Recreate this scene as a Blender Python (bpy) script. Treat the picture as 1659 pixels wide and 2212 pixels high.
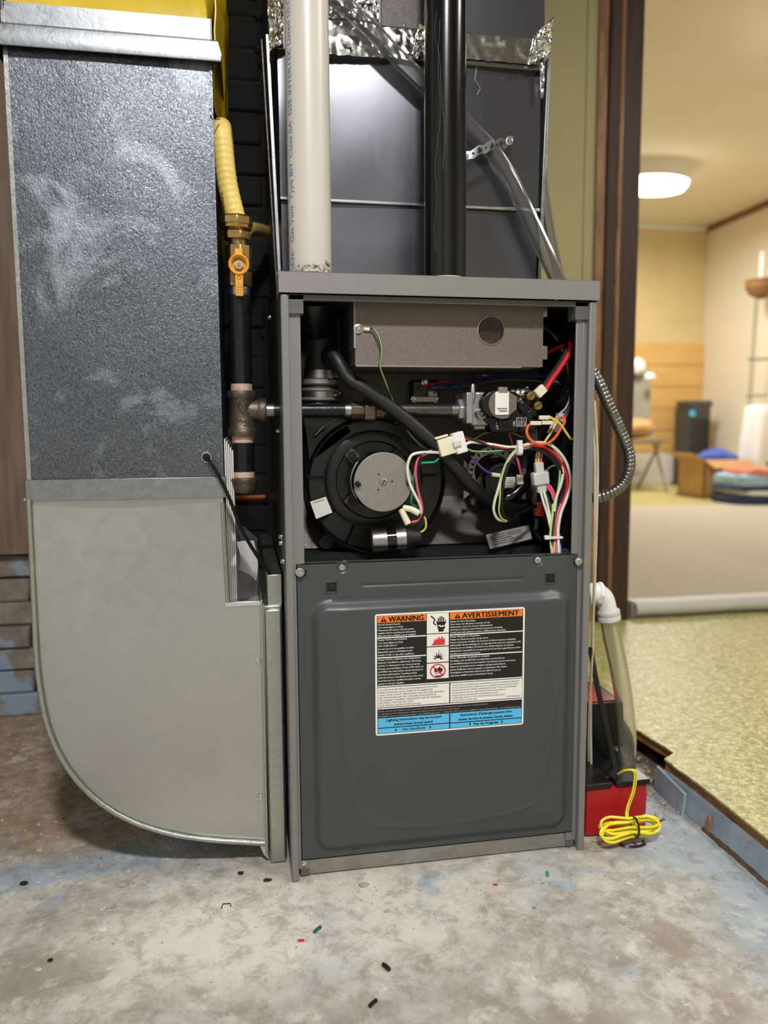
import bpy, bmesh, math, random
from mathutils import Vector, Matrix, noise
random.seed(7)
for _o in list(bpy.data.objects): bpy.data.objects.remove(_o)
SC = bpy.context.scene
COL = SC.collection

# ------------------------------------------------------------------ camera, world, lights, exposure
F_PX, CX, CY = 1660.0, 829.5, 1106.0            # focal length in pixels of the 1659 x 2212 frame
CAM = Vector((-.0545, -1.0405, .6424))
YAW, PITCH, ROLL = .1815, .1078, -.0058
def _cam_axes():
    cy, sy, cp, sp = math.cos(YAW), math.sin(YAW), math.cos(PITCH), math.sin(PITCH)
    f = Vector((sy*cp, cy*cp, -sp)); r = Vector((cy, -sy, 0)); u = r.cross(f)
    cr, sr = math.cos(ROLL), math.sin(ROLL)
    return r*cr + u*sr, u*cr - r*sr, f
AR, AU, AF = _cam_axes()
cd = bpy.data.cameras.new('camera'); cam = bpy.data.objects.new('camera', cd); COL.objects.link(cam)
cam.matrix_world = Matrix(((AR.x, AU.x, -AF.x, CAM.x), (AR.y, AU.y, -AF.y, CAM.y), (AR.z, AU.z, -AF.z, CAM.z), (0, 0, 0, 1)))
cd.sensor_fit = 'VERTICAL'; cd.sensor_height = 36; cd.lens = 36*F_PX/2212
cd.clip_start = .02; cd.clip_end = 60
cd.dof.use_dof = True; cd.dof.focus_distance = 1.07; cd.dof.aperture_fstop = 2.9
SC.camera = cam

wd = bpy.data.worlds.new('world'); SC.world = wd; wd.use_nodes = True
wd.node_tree.nodes['Background'].inputs[0].default_value = (.9, .92, 1, 1)
wd.node_tree.nodes['Background'].inputs[1].default_value = .05

def area(name, loc, target, size, power, col, sy=None):
    d = bpy.data.lights.new(name, 'AREA'); d.energy = power; d.color = col
    d.shape = 'RECTANGLE'; d.size = size; d.size_y = sy or size
    o = bpy.data.objects.new(name, d); COL.objects.link(o); o.location = loc
    o.rotation_euler = (Vector(target) - Vector(loc)).to_track_quat('-Z', 'Y').to_euler()
    return o
LAMP_A = (-.02, -1.55, 2.26)                      # furnace room ceiling lamp, above and in front of the furnace
LAMP_B = (1.75, -.6, 2.20)                       # second lamp of that room, over the vinyl floor
LAMP_C = (2.98, 4.40, 2.44)                      # hall beyond the doorway
area('ceiling_lamp_light', (LAMP_A[0], LAMP_A[1], LAMP_A[2]-.06), (LAMP_A[0], LAMP_A[1], 0), .20, 37, (.985, .992, 1), .20)
area('vinyl_room_light', (LAMP_B[0], LAMP_B[1], LAMP_B[2]-.06), (LAMP_B[0], LAMP_B[1], 0), .3, 12.5, (1, .98, .95), .3)
area('hall_lamp_light', (LAMP_C[0], LAMP_C[1], LAMP_C[2]-.09), (LAMP_C[0], LAMP_C[1], 0), .5, 36, (1, .97, .92), .3)
area('hall_fill_light_near', (2.78, 2.2, 2.36), (2.78, 2.2, 0), .5, 12, (1, .98, .94), .3)  # unseen light added to brighten the hall near the doorway
vs = SC.view_settings; vs.view_transform = 'Standard'; vs.look = 'None'; vs.gamma = 1; vs.use_curve_mapping = False
vs.exposure = .6

# ------------------------------------------------------------------ helpers
def W(px, py, y):                                # point of the photograph's ray on the plane y = const
    d = AR*((px-CX)/F_PX) - AU*((py-CY)/F_PX) + AF
    return CAM + d*((y-CAM.y)/d.y)
def WZ(px, py, z):                               # the same on the plane z = const
    d = AR*((px-CX)/F_PX) - AU*((py-CY)/F_PX) + AF
    return CAM + d*((z-CAM.z)/d.z)
def lin(c):
    return tuple(((v/255)/12.92 if v/255 <= .04045 else ((v/255+.055)/1.055)**2.4) for v in c) + (1,)

def sst(a, b, x):                                # smoothstep
    t_ = max(0, min(1, (x-a)/(b-a))); return t_*t_*(3-2*t_)
def cr(pts, k=6, closed=False):                  # Catmull-Rom through the points
    P = [Vector(p) for p in pts]; n = len(P); out = []
    rng = range(n) if closed else range(n-1)
    for i in rng:
        if closed: a, b, c, d = P[i-1], P[i], P[(i+1) % n], P[(i+2) % n]
        else: a, b, c, d = P[max(i-1, 0)], P[i], P[i+1], P[min(i+2, n-1)]
        for j in range(k):
            t = j/k
            out.append(.5*((2*b) + (c-a)*t + (2*a-5*b+4*c-d)*t*t + (3*b-a-3*c+d)*t**3))
    if not closed: out.append(P[-1])
    return out

class MB:
    def __init__(s): s.v = []; s.f = []; s.m = []
    def add(s, vs, fs, m=0):
        o = len(s.v); s.v += [Vector(p) for p in vs]
        for f in fs: s.f.append([i+o for i in f]); s.m.append(m)
        return s
    def box(s, x0, x1, y0, y1, z0, z1, m=0):
        v = [(x, y, z) for z in (z0, z1) for y in (y0, y1) for x in (x0, x1)]
        return s.add(v, [(0, 2, 3, 1), (4, 5, 7, 6), (0, 1, 5, 4), (2, 6, 7, 3), (0, 4, 6, 2), (1, 3, 7, 5)], m)
    def obox(s, c, a, b, d, m=0):                # centre and three half-axis vectors
        c, a, b, d = Vector(c), Vector(a), Vector(b), Vector(d)
        v = [c + a*i + b*j + d*k for k in (-1, 1) for j in (-1, 1) for i in (-1, 1)]
        return s.add(v, [(0, 2, 3, 1), (4, 5, 7, 6), (0, 1, 5, 4), (2, 6, 7, 3), (0, 4, 6, 2), (1, 3, 7, 5)], m)
    def tube(s, pts, r, n=8, m=0, closed=False, caps=True, flat=1.0):
        P = [Vector(p) for p in pts]; N = len(P)
        R = r if isinstance(r, (list, tuple)) else [r]*N
        T = []
        for i in range(N):
            a = P[i-1] if (i > 0 or closed) else P[i]; b = P[(i+1) % N] if (i < N-1 or closed) else P[i]
            t = b-a; T.append(t.normalized() if t.length > 1e-9 else Vector((0, 0, 1)))
        ref = Vector((0, 1, 0)) if abs(T[0].y) < .9 else Vector((1, 0, 0))
        u = (ref - T[0]*ref.dot(T[0])).normalized(); vs = []
        for i in range(N):
            u = (u - T[i]*u.dot(T[i])); u = u.normalized() if u.length > 1e-6 else T[i].orthogonal().normalized()
            w = T[i].cross(u)
            for k in range(n):
                a = 2*math.pi*k/n; vs.append(P[i] + u*(R[i]*flat*math.cos(a)) + w*(R[i]*math.sin(a)))
        fs = []
        for i in range(N if closed else N-1):
            j = (i+1) % N
            for k in range(n):
                l = (k+1) % n; fs.append((i*n+k, i*n+l, j*n+l, j*n+k))
        if caps and not closed: fs.append(tuple(range(n-1, -1, -1))); fs.append(tuple((N-1)*n+k for k in range(n)))
        return s.add(vs, fs, m)
    def hose(s, pts, r, wall, n=14, m=0):            # hollow tube: outer and inner skin joined at the ends
        o = len(s.v); s.tube(pts, r, n, m, caps=False); k = len(s.v)-o; s.tube(pts, r-wall, n, m, caps=False); e = k-n
        for i in range(n):
            j = (i+1) % n
            s.f.append([o+i, o+j, o+k+j, o+k+i]); s.m.append(m); s.f.append([o+e+i, o+k+e+i, o+k+e+j, o+e+j]); s.m.append(m)
        return s
    def lathe(s, prof, o, axis, n=24, m=0, caps=True, ref=None, rot=0):   # prof: (radius, height along axis)
        o = Vector(o); ax = Vector(axis).normalized()
        u = Vector(ref) if ref else ax.orthogonal(); u = (u-ax*u.dot(ax)).normalized(); w = ax.cross(u); vs = []; fs = []
        for r, h in prof:
            for k in range(n):
                a = 2*math.pi*k/n+rot; vs.append(o + ax*h + u*(r*math.cos(a)) + w*(r*math.sin(a)))
        for i in range(len(prof)-1):
            for k in range(n):
                l = (k+1) % n; fs.append((i*n+k, i*n+l, (i+1)*n+l, (i+1)*n+k))
        if caps: fs.append(tuple(range(n-1, -1, -1))); fs.append(tuple((len(prof)-1)*n+k for k in range(n)))
        return s.add(vs, fs, m)
    def prism(s, poly, d, m=0):                  # planar polygon extruded along d
        d = Vector(d); n = len(poly); P = [Vector(p) for p in poly]
        fs = [tuple(range(n-1, -1, -1)), tuple(range(n, 2*n))]
        fs += [(i, (i+1) % n, (i+1) % n+n, i+n) for i in range(n)]
        return s.add(P+[p+d for p in P], fs, m)
    def grid(s, fn, nu, nv, m=0):
        vs = [fn(i/nu, j/nv) for j in range(nv+1) for i in range(nu+1)]
        fs = [(j*(nu+1)+i, j*(nu+1)+i+1, (j+1)*(nu+1)+i+1, (j+1)*(nu+1)+i) for j in range(nv) for i in range(nu)]
        return s.add(vs, fs, m)
    def slab(s, fn, nu, nv, d, m=0):             # closed sheet: fn surface plus its copy offset by d
        d = Vector(d); A = [Vector(fn(i/nu, j/nv)) for j in range(nv+1) for i in range(nu+1)]; k = len(A); q = nu+1
        fs = []
        for j in range(nv):
            for i in range(nu):
                a = j*q+i; fs.append((a, a+1, a+q+1, a+q)); fs.append((k+a, k+a+q, k+a+q+1, k+a+1))
        for i in range(nu): fs.append((i, k+i, k+i+1, i+1)); b = nv*q+i; fs.append((b, b+1, k+b+1, k+b))
        for j in range(nv): a = j*q; fs.append((a, a+q, k+a+q, k+a)); b = j*q+nu; fs.append((b, k+b, k+b+q, b+q))
        return s.add(A+[p+d for p in A], fs, m)
    def text(s, st, o, U, V, h, w=None, m=0, bold=0, align='L'):
        vs, fs, wid = text_polys(st, 0 if len(st) < 14 else min(bold*.4, .016)); o, U, V = Vector(o), Vector(U), Vector(V)
        sx = sy = h
        if w: sx = w/max(wid, 1e-6)
        dx = -wid/2 if align == 'C' else 0
        for k in ((-1, 1) if bold else (0,)):     # heavier strokes: two impressions side by side
            s.add([o + U*((x+dx)*sx + k*bold*1.1*h) + V*(y*sy) for x, y in vs], fs, m)
        return s

_tc = {}
def text_polys(st, bold=0):                      # glyph outlines scaled to capital height 1
    k = (st, bold)
    if k in _tc: return _tc[k]
    c = bpy.data.curves.new('t', 'FONT'); c.body = st; c.size = 1/.72; c.resolution_u = 2; c.offset = bold
    o = bpy.data.objects.new('t', c); me = bpy.data.meshes.new_from_object(o)
    vs = [(v.co.x, v.co.y) for v in me.vertices]; fs = [tuple(p.vertices) for p in me.polygons]
    x0 = min((v[0] for v in vs), default=0); x1 = max((v[0] for v in vs), default=0)
    r = ([(x-x0, y) for x, y in vs], fs, x1-x0)
    bpy.data.objects.remove(o); bpy.data.curves.remove(c); bpy.data.meshes.remove(me); _tc[k] = r
    return r

BASE = {}                                        # world position of each object's origin
def tag(o, label=None, cat=None, group=None, kind=None):
    if label: o['label'] = label
    if cat: o['category'] = cat
    if group: o['group'] = group
    if kind: o['kind'] = kind
    return o
def thing(name, label, cat, loc, group=None):
    o = bpy.data.objects.new(name, None); COL.objects.link(o); o.location = loc; o.empty_display_size = .05
    BASE[o.name] = Vector(loc); return tag(o, label, cat, group)
def build(mb, name, mats, parent=None, label=None, bevel=0, seg=2, ang=35, smooth=True, loc=None, sub=0):
    me = bpy.data.meshes.new(name)
    b = BASE[parent.name] if parent else (Vector(loc) if loc else Vector((0, 0, 0)))
    me.from_pydata([tuple(v-b) for v in mb.v], [], mb.f)
    for mt in (mats if isinstance(mats, (list, tuple)) else [mats]): me.materials.append(M[mt])
    me.polygons.foreach_set('material_index', mb.m)
    bm = bmesh.new(); bm.from_mesh(me); bmesh.ops.recalc_face_normals(bm, faces=bm.faces); bm.to_mesh(me); bm.free()
    if smooth:
        me.polygons.foreach_set('use_smooth', [True]*len(me.polygons)); me.set_sharp_from_angle(angle=math.radians(ang))
    me.update()
    o = bpy.data.objects.new(name, me); COL.objects.link(o)
    if parent: o.parent = parent
    elif loc: o.location = loc
    BASE[o.name] = b
    if bevel:
        md = o.modifiers.new('bevel', 'BEVEL'); md.width = bevel; md.segments = seg; md.limit_method = 'ANGLE'; md.angle_limit = math.radians(40)
    if sub: md = o.modifiers.new('sub', 'SUBSURF'); md.levels = md.render_levels = sub
    if label: o['label'] = label
    return o
def one(mb, name, mats, label, cat, loc, **k):   # a thing that is a single mesh
    g = k.pop('group', None)
    return tag(build(mb, name, mats, None, loc=loc, **k), label, cat, g)
def struct(mb, name, mats, label=None, **k):
    return tag(build(mb, name, mats, None, **k), label, None, None, 'structure')

# ------------------------------------------------------------------ materials
M = {}
def newmat(name):
    m = bpy.data.materials.new(name); m.use_nodes = True; M[name] = m
    nt = m.node_tree; return nt, nt.nodes['Principled BSDF']
def N(nt, typ, **kw):
    n = nt.nodes.new(typ)
    for k, v in kw.items():
        if k.startswith('i_'): n.inputs[k[2:].replace('_', ' ')].default_value = v
        else: setattr(n, k, v)
    return n
def coord(nt, scale=(1, 1, 1)):
    g = N(nt, 'ShaderNodeNewGeometry'); mp = N(nt, 'ShaderNodeMapping'); mp.inputs['Scale'].default_value = scale
    nt.links.new(g.outputs['Position'], mp.inputs['Vector']); return mp.outputs[0]
def nz(nt, co, scale, detail=4, rough=.55, dist=0):
    n = N(nt, 'ShaderNodeTexNoise'); n.inputs['Scale'].default_value = scale; n.inputs['Detail'].default_value = detail
    n.inputs['Roughness'].default_value = rough; n.inputs['Distortion'].default_value = dist
    nt.links.new(co, n.inputs['Vector']); return n.outputs['Fac']
def ramp(nt, fac, stops):
    r = N(nt, 'ShaderNodeValToRGB'); e = r.color_ramp.elements
    while len(e) < len(stops): e.new(.5)
    for i, (p, c) in enumerate(stops): e[i].position = p; e[i].color = c if len(c) == 4 else tuple(c)+(1,)
    nt.links.new(fac, r.inputs[0]); return r.outputs[0]
def mix(nt, fac, a, b, mode='MIX'):
    n = N(nt, 'ShaderNodeMix', data_type='RGBA', blend_type=mode)
    for s, v in ((n.inputs[0], fac), (n.inputs[6], a), (n.inputs[7], b)):
        if hasattr(v, 'is_linked') or hasattr(v, 'links'): nt.links.new(v, s)
        else: s.default_value = v
    return n.outputs[2]
def bump(nt, bs, h, strength, dist=.002):
    b = N(nt, 'ShaderNodeBump'); b.inputs['Strength'].default_value = strength; b.inputs['Distance'].default_value = dist
    nt.links.new(h, b.inputs['Height']); nt.links.new(b.outputs[0], bs.inputs['Normal'])
def math_(nt, op, a, b=None, clamp=False):
    n = N(nt, 'ShaderNodeMath', operation=op); n.use_clamp = clamp
    for i, v in enumerate((a, b)):
        if v is None: continue
        if isinstance(v, (int, float)): n.inputs[i].default_value = v
        else: nt.links.new(v, n.inputs[i])
    return n.outputs[0]
G3 = lambda v: (v, v, v, 1)

def simple(name, rgb, rough=.5, metal=0, var=.12, scale=30, bmp=0, bscale=120, stretch=(1, 1, 1), coat=0, rvar=0, spec=.5):
    nt, b = newmat(name); co = coord(nt, stretch); c = lin(rgb); f = nz(nt, co, scale)
    lo = tuple(max(0, x*(1-var)) for x in c[:3])+(1,); hi = tuple(min(1, x*(1+var)) for x in c[:3])+(1,)
    nt.links.new(ramp(nt, f, [(.3, lo), (.7, hi)]), b.inputs['Base Color'])
    b.inputs['Roughness'].default_value = rough; b.inputs['Metallic'].default_value = metal
    b.inputs['Coat Weight'].default_value = coat; b.inputs['Specular IOR Level'].default_value = spec
    if rvar: nt.links.new(ramp(nt, nz(nt, co, scale*.6), [(.3, G3(max(.02, rough-rvar))), (.7, G3(rough+rvar))]), b.inputs['Roughness'])
    if bmp: bump(nt, b, nz(nt, co, bscale), bmp)
    return nt, b

def galv(name, rgb, rough, flake, fscale, bstr, stain=0, stretch=(1, 1, 1), metal=1.0, cloud=.12, rv=1.0):
    """galvanised sheet: fine zinc flecks that vary in tone, gloss and tilt, soft clouds, pale oxide stains"""
    nt, b = newmat(name); co = coord(nt, stretch); c = lin(rgb)
    fl = nz(nt, co, fscale, 3, .65, .8); fl2 = nz(nt, co, fscale*.45, 2, .5, 1.2)
    big = nz(nt, co, 6, 5, .6)
    tone = ramp(nt, fl, [(.30, tuple(x*(1-flake) for x in c[:3])+(1,)), (.55, c), (.74, tuple(min(1, x*(1+flake)) for x in c[:3])+(1,))])
    tone = mix(nt, ramp(nt, big, [(.32, G3(cloud*2)), (.68, G3(0))]), tone, tuple(x*.72 for x in c[:3])+(1,))
    rg = ramp(nt, fl2, [(.3, G3(rough*(1-.15*rv))), (.7, G3(min(1, rough*(1+.2*rv))))])
    if stain:
        sm = ramp(nt, nz(nt, coord(nt), 10, 6, .66, .7), [(.55, G3(0)), (.74, G3(stain))])
        tone = mix(nt, sm, tone, lin((196, 202, 212))); rg = mix(nt, sm, rg, G3(.6))
    nt.links.new(tone, b.inputs['Base Color']); nt.links.new(rg, b.inputs['Roughness'])
    b.inputs['Metallic'].default_value = metal
    bump(nt, b, math_(nt, 'ADD', fl, math_(nt, 'MULTIPLY', fl2, .8)), bstr, .0012)

galv('galv_spangle', (114, 117, 124), .38, .6, 400, .42, .55, (1, 1, .8))
galv('galv_smooth', (193, 194, 191), .36, .03, 60, .05, .10, cloud=.06)
galv('galv_band', (158, 160, 164), .40, .12, 120, .15, .35)
galv('galv_plenum', (112, 112, 118), .29, .02, 420, .008, .03, (1, 1, .06), 1.0, .01, .12)
galv('galv_rack', (186, 188, 180), .36, .12, 240, .25, .2)
galv('galv_rail', (172, 170, 164), .42, .15, 120, .25, .6, (.4, 1, 1))
galv('galv_brown', (126, 113, 107), .5, .3, 620, .3, 0, (1, 1, 1), .35, .05)
galv('galv_dark', (92, 86, 82), .5, .10, 300, .15, 0, (1, 1, 1), .6)
simple('foil', (226, 224, 222), .17, 1, .05, 20)
simple('seam_bright', (225, 228, 232), .25, 1, .05, 40)
simple('zinc_screw', (205, 205, 202), .28, 1, .1, 200)
simple('steel', (170, 168, 165), .32, 1, .15, 90, .1, 300)
simple('armour_steel', (132, 128, 122), .34, .95, .2, 60)
simple('steel_dark', (96, 94, 92), .3, .9, .2, 60, .1, 300)
simple('steel_plate', (158, 153, 149), .48, .85, .06, 160, .12, 700)
simple('cast_alu', (172, 172, 172), .42, .9, .08, 120, .25, 500)
simple('paint_cap', (134, 130, 127), .42, .15, .02, 20, .02, 500)
simple('paint_flange', (128, 126, 123), .42, .15, .02, 20, .02, 500)
simple('paint_door', (69, 72, 73), .40, .1, .03, 14, .03, 600, rvar=.05)
simple('paint_side', (98, 98, 96), .4, .2, .05, 10, .02, 300)
simple('black_liner', (12, 12, 12), .75, 0, .2, 40)
simple('black_plastic', (17, 17, 18), .32, 0, .15, 30, .05, 300)
simple('black_gloss', (13, 13, 14), .14, 0, .2, 20, .02, 200)
simple('black_rubber', (20, 20, 20), .5, 0, .2, 60, .1, 300)
simple('black_iron', (26, 28, 31), .3, .35, .35, 60, .15, 160, rvar=.1)
simple('black_wire', (14, 14, 15), .35, 0, .1, 40)
simple('cast_iron', (104, 92, 80), .42, .75, .25, 140, .35, 420)
simple('thread_bare', (224, 198, 184), .4, .3, .15, 200)
simple('brass', (190, 160, 98), .28, 1, .15, 60, .05, 200)
simple('brass_dull', (150, 128, 88), .35, 1, .25, 60, .1, 200)
simple('copper', (120, 68, 42), .5, 1, .3, 40)
simple('yellow_flex', (226, 198, 108), .5, 0, .06, 30, .05, 200)
simple('yellow_sheet', (214, 182, 28), .42, 0, .12, 14, .15, 60)
simple('yellow_handle', (232, 160, 44), .42, 0, .05, 30)
simple('alarm_yellow', (240, 222, 48), .38, 0, .05, 60)
simple('pvc_white', (206, 199, 188), .33, 0, .025, 6)
simple('pvc_dirt', (92, 80, 66), .6, 0, .5, 120)
simple('pvc_print', (96, 140, 186), .5)
simple('abs_black', (13, 13, 14), .2, 0, .25, 12, .03, 60)
simple('abs_scratch', (112, 110, 104), .6)
simple('glue_green', (196, 210, 120), .4)
simple('fitting_white', (232, 230, 226), .35, 0, .03, 20)
simple('red_plastic', (176, 24, 28), .34, 0, .05, 20, .04, 300)
simple('label_white', (236, 232, 224), .5, 0, .02, 20)
simple('label_black', (20, 19, 19), .4, 0, .05, 20)
simple('label_orange', (238, 122, 38), .45, 0, .02, 20)
simple('label_blue', (86, 186, 234), .45, 0, .02, 20)
simple('label_red', (214, 48, 54), .45, 0, .02, 20)
simple('label_dim', (128, 124, 120), .6, 0, .03, 20)
simple('paper', (226, 220, 214), .7, 0, .06, 20)
for nm, c in (('w_white', (226, 222, 208)), ('w_red', (206, 34, 40)), ('w_pink', (232, 92, 118)), ('w_green', (20, 92, 66)), ('w_teal', (40, 160, 130)),
              ('w_yellow', (226, 208, 74)), ('w_lime', (196, 206, 110)), ('w_orange', (240, 100, 46)), ('w_blue', (34, 56, 130)), ('w_purple', (96, 62, 146)),
              ('w_brown', (74, 50, 40)), ('w_maroon', (110, 26, 34)), ('w_salmon', (214, 170, 156)), ('w_grey', (120, 120, 122))):
    simple(nm, c, .4, 0, .04, 50)
simple('wire_cream', (196, 184, 160), .5)
simple('conn_cream', (232, 226, 196), .45, 0, .03, 40)
simple('conn_clear', (206, 204, 198), .35, 0, .05, 40)
simple('nut_orange', (206, 66, 34), .45)
simple('wood_panel', (122, 100, 84), .6, 0, .3, 9, .2, 60, (6, 6, .7))
simple('wood_dark', (62, 39, 26), .55, 0, .45, 10, .15, 60, (7, 7, .5))
simple('wood_edge', (150, 108, 70), .5, 0, .4, 12, .2, 50, (5, 5, .8))
simple('wood_blond', (222, 178, 108), .45, 0, .10, 6, .05, 60, (.6, 1, 7))
simple('rust', (92, 72, 56), .8, 0, .4, 60, .6, 90)
simple('ply_edge', (158, 112, 68), .7, 0, .4, 40, .4, 60, (6, 1, 9))
simple('wall_olive', (176, 166, 122), .7, 0, .05, 3, .1, 90)
simple('wall_cream', (232, 224, 204), .7, 0, .03, 2, .05, 60)
simple('wall_tan', (214, 194, 146), .7, 0, .10, 1.6, .05, 60)
simple('ceiling_cream', (228, 220, 198), .8, 0, .03, 2, .1, 60)
simple('ceiling_dark', (130, 122, 112), .8, 0, .2, 3, .2, 20, (6, 1, 1))
simple('wall_room', (192, 192, 188), .8, 0, .05, 2)
simple('white_trim', (234, 230, 222), .5, 0, .02, 5)
simple('crown_brown', (128, 84, 56), .5, 0, .2, 10)
simple('carpet', (182, 172, 156), .95, 0, .10, 120, .8, 420)
simple('nosing', (206, 200, 190), .55, 0, .05, 8)
simple('chair_metal', (142, 138, 122), .45, .4, .05, 20)
simple('cardboard', (190, 148, 98), .75, 0, .08, 8, .1, 60)
simple('cloth_blue', (70, 92, 170), .85, 0, .2, 40, .3, 90)
simple('cloth_pale', (150, 178, 196), .85, 0, .25, 12, .4, 60)
simple('cloth_navy', (44, 54, 84), .85, 0, .2, 20, .4, 60)
simple('cloth_salmon', (206, 130, 104), .85, 0, .2, 20, .4, 60)
simple('cloth_white', (238, 236, 232), .85, 0, .04, 12, .3, 50)
simple('tower_grey', (62, 63, 64), .4, 0, .06, 20)
simple('straw', (140, 104, 62), .8, 0, .3, 60, .6, 160)
simple('iron_thin', (120, 116, 108), .5, .4)
simple('pebble', (176, 160, 140), .9, 0, .25, 90)
simple('dark_bit', (34, 32, 28), .9, 0, .3, 90)
simple('insul_mortar', (24, 21, 19), .8, 0, .35, 40, .6, 120)  # dark mortar, shade behind the furnace put into its colour
simple('zip_white', (226, 226, 222), .45)

def brickmat(name, rgb, paint, amt, rough=.8):
    nt, b = newmat(name); co = coord(nt); c = lin(rgb)
    base = ramp(nt, nz(nt, co, 26, 6, .65), [(.25, tuple(x*.55 for x in c[:3])+(1,)), (.75, tuple(min(1, x*1.25) for x in c[:3])+(1,))])
    if paint:
        rust = ramp(nt, nz(nt, co, 9, 4, .6), [(.60, G3(0)), (.70, G3(.4))]); base = mix(nt, rust, base, lin((142, 104, 74)))
        pm = ramp(nt, nz(nt, co, 6.5, 4, .6), [(.5-amt, G3(0)), (.54-amt, G3(1))]); base = mix(nt, pm, base, lin(paint))
    nt.links.new(base, b.inputs['Base Color']); b.inputs['Roughness'].default_value = rough
    bump(nt, b, nz(nt, co, 90, 6, .7), .8, .004)
brickmat('brick_grey', (146, 134, 122), (142, 158, 172), -.02)
brickmat('brick_dark', (15, 13, 12), None, 0, .75)  # dark brick, its colour lowered further for the shade behind duct and furnace

def floor_concrete():
    nt, b = newmat('floor_concrete'); co = coord(nt)
    sp = N(nt, 'ShaderNodeSeparateXYZ'); nt.links.new(co, sp.inputs[0]); X, Y = sp.outputs[0], sp.outputs[1]
    n1 = nz(nt, co, 5.5, 8, .62, .3); n2 = nz(nt, co, 38, 6, .7); n3 = nz(nt, co, 3.1, 5, .6, .5); n4 = nz(nt, co, 150, 4, .6)
    base = ramp(nt, n1, [(.28, lin((160, 154, 144))), (.5, lin((192, 188, 180))), (.72, lin((212, 208, 200)))])
    base = mix(nt, ramp(nt, n2, [(.42, G3(.55)), (.62, G3(0))]), base, lin((148, 136, 120)))
    # pale plaster swept in front of the furnace
    def blob(cx, cy, rx, ry):
        dx = math_(nt, 'DIVIDE', math_(nt, 'SUBTRACT', X, cx), rx); dy = math_(nt, 'DIVIDE', math_(nt, 'SUBTRACT', Y, cy), ry)
        d = math_(nt, 'SQRT', math_(nt, 'ADD', math_(nt, 'MULTIPLY', dx, dx), math_(nt, 'MULTIPLY', dy, dy)))
        return math_(nt, 'ADD', d, math_(nt, 'MULTIPLY', math_(nt, 'SUBTRACT', n1, .5), 1.8))
    def mask(d, a, bb, top=1.0): return ramp(nt, d, [(a, G3(top)), (bb, G3(0))])
    base = mix(nt, mask(math_(nt, 'MULTIPLY', blob(.02, -.10, .30, .11), .5), .3, .56, .75), base, lin((226, 218, 204)))
    base = mix(nt, mask(math_(nt, 'MULTIPLY', blob(.30, -.06, .22, .05), .5), .3, .56, .6), base, lin((216, 206, 192)))
    # worn light-blue floor paint
    pm = ramp(nt, nz(nt, co, 4.2, 7, .66, .4), [(.55, G3(0)), (.66, G3(.55))])
    base = mix(nt, pm, base, lin((176, 184, 190)))
    strip = ramp(nt, math_(nt, 'ADD', X, math_(nt, 'MULTIPLY', math_(nt, 'SUBTRACT', n3, .5), .35)), [(.53, G3(0)), (.60, G3(.85))])
    base = mix(nt, strip, base, lin((160, 174, 184)))
    band = math_(nt, 'ABSOLUTE', math_(nt, 'SUBTRACT', Y, math_(nt, 'ADD', .06, math_(nt, 'MULTIPLY', math_(nt, 'ADD', X, .5), .22))))
    bm_ = mask(math_(nt, 'ADD', band, math_(nt, 'MULTIPLY', math_(nt, 'SUBTRACT', n1, .5), .10)), .035, .055, .8)
    lf = ramp(nt, X, [(.0, G3(1)), (.001, G3(0))])
    base = mix(nt, math_(nt, 'MULTIPLY', bm_, lf), base, lin((158, 176, 192)))
    # brown dirt and rust behind and left of the duct
    dirt = math_(nt, 'ADD', math_(nt, 'SUBTRACT', Y, math_(nt, 'MULTIPLY', X, .25)), math_(nt, 'MULTIPLY', math_(nt, 'SUBTRACT', n1, .5), .35))
    dm = ramp(nt, dirt, [(.20, G3(0)), (.30, G3(.9))])
    dcol = ramp(nt, n2, [(.35, lin((132, 108, 86))), (.65, lin((188, 162, 134)))])
    base = mix(nt, math_(nt, 'MULTIPLY', dm, ramp(nt, X, [(.0, G3(1)), (.35, G3(.4))])), base, dcol)
    base = mix(nt, ramp(nt, nz(nt, co, 7.3, 6, .62), [(.60, G3(0)), (.66, G3(.75))]), base, lin((158, 172, 184)))
    gap = math_(nt, 'MULTIPLY', ramp(nt, math_(nt, 'ADD', X, math_(nt, 'MULTIPLY', math_(nt, 'SUBTRACT', n1, .5), .12)), [(.56, G3(0)), (.60, G3(1))]), ramp(nt, math_(nt, 'ADD', Y, math_(nt, 'MULTIPLY', math_(nt, 'SUBTRACT', n1, .5), .12)), [(.13, G3(0)), (.18, G3(.95))]))
    base = mix(nt, gap, base, lin((96, 80, 68)))
    # brown patches on the right
    for cx, cy, rx, ry in ((.30, -.33, .055, .05), (.45, -.33, .05, .04), (.46, -.22, .035, .06)):
        base = mix(nt, mask(math_(nt, 'MULTIPLY', blob(cx, cy, rx, ry), .5), .32, .55, .6), base, lin((142, 122, 100)))
    base = mix(nt, mask(math_(nt, 'MULTIPLY', blob(.462, -.452, .012, .012), .5), .32, .6, .8), base, lin((150, 112, 60)))
    base = mix(nt, mask(math_(nt, 'MULTIPLY', blob(-.34, -.13, .10, .05), .5), .3, .6, .5), base, lin((118, 104, 88)))
    sp2 = ramp(nt, nz(nt, co, 62, 3, .5), [(.70, G3(0)), (.74, G3(.75))]); base = mix(nt, sp2, base, lin((96, 84, 70)))
    sp3 = ramp(nt, nz(nt, co, 46, 3, .5, .2), [(.69, G3(0)), (.73, G3(.7))]); base = mix(nt, sp3, base, lin((234, 228, 218)))
    gr = nz(nt, co, 24, 8, .78, .4); base = mix(nt, ramp(nt, gr, [(.40, G3(.55)), (.52, G3(0))]), base, lin((132, 122, 108)))
    base = mix(nt, ramp(nt, nz(nt, co, 13, 7, .75, .15), [(.54, G3(0)), (.62, G3(.5))]), base, lin((222, 216, 204)))
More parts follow.
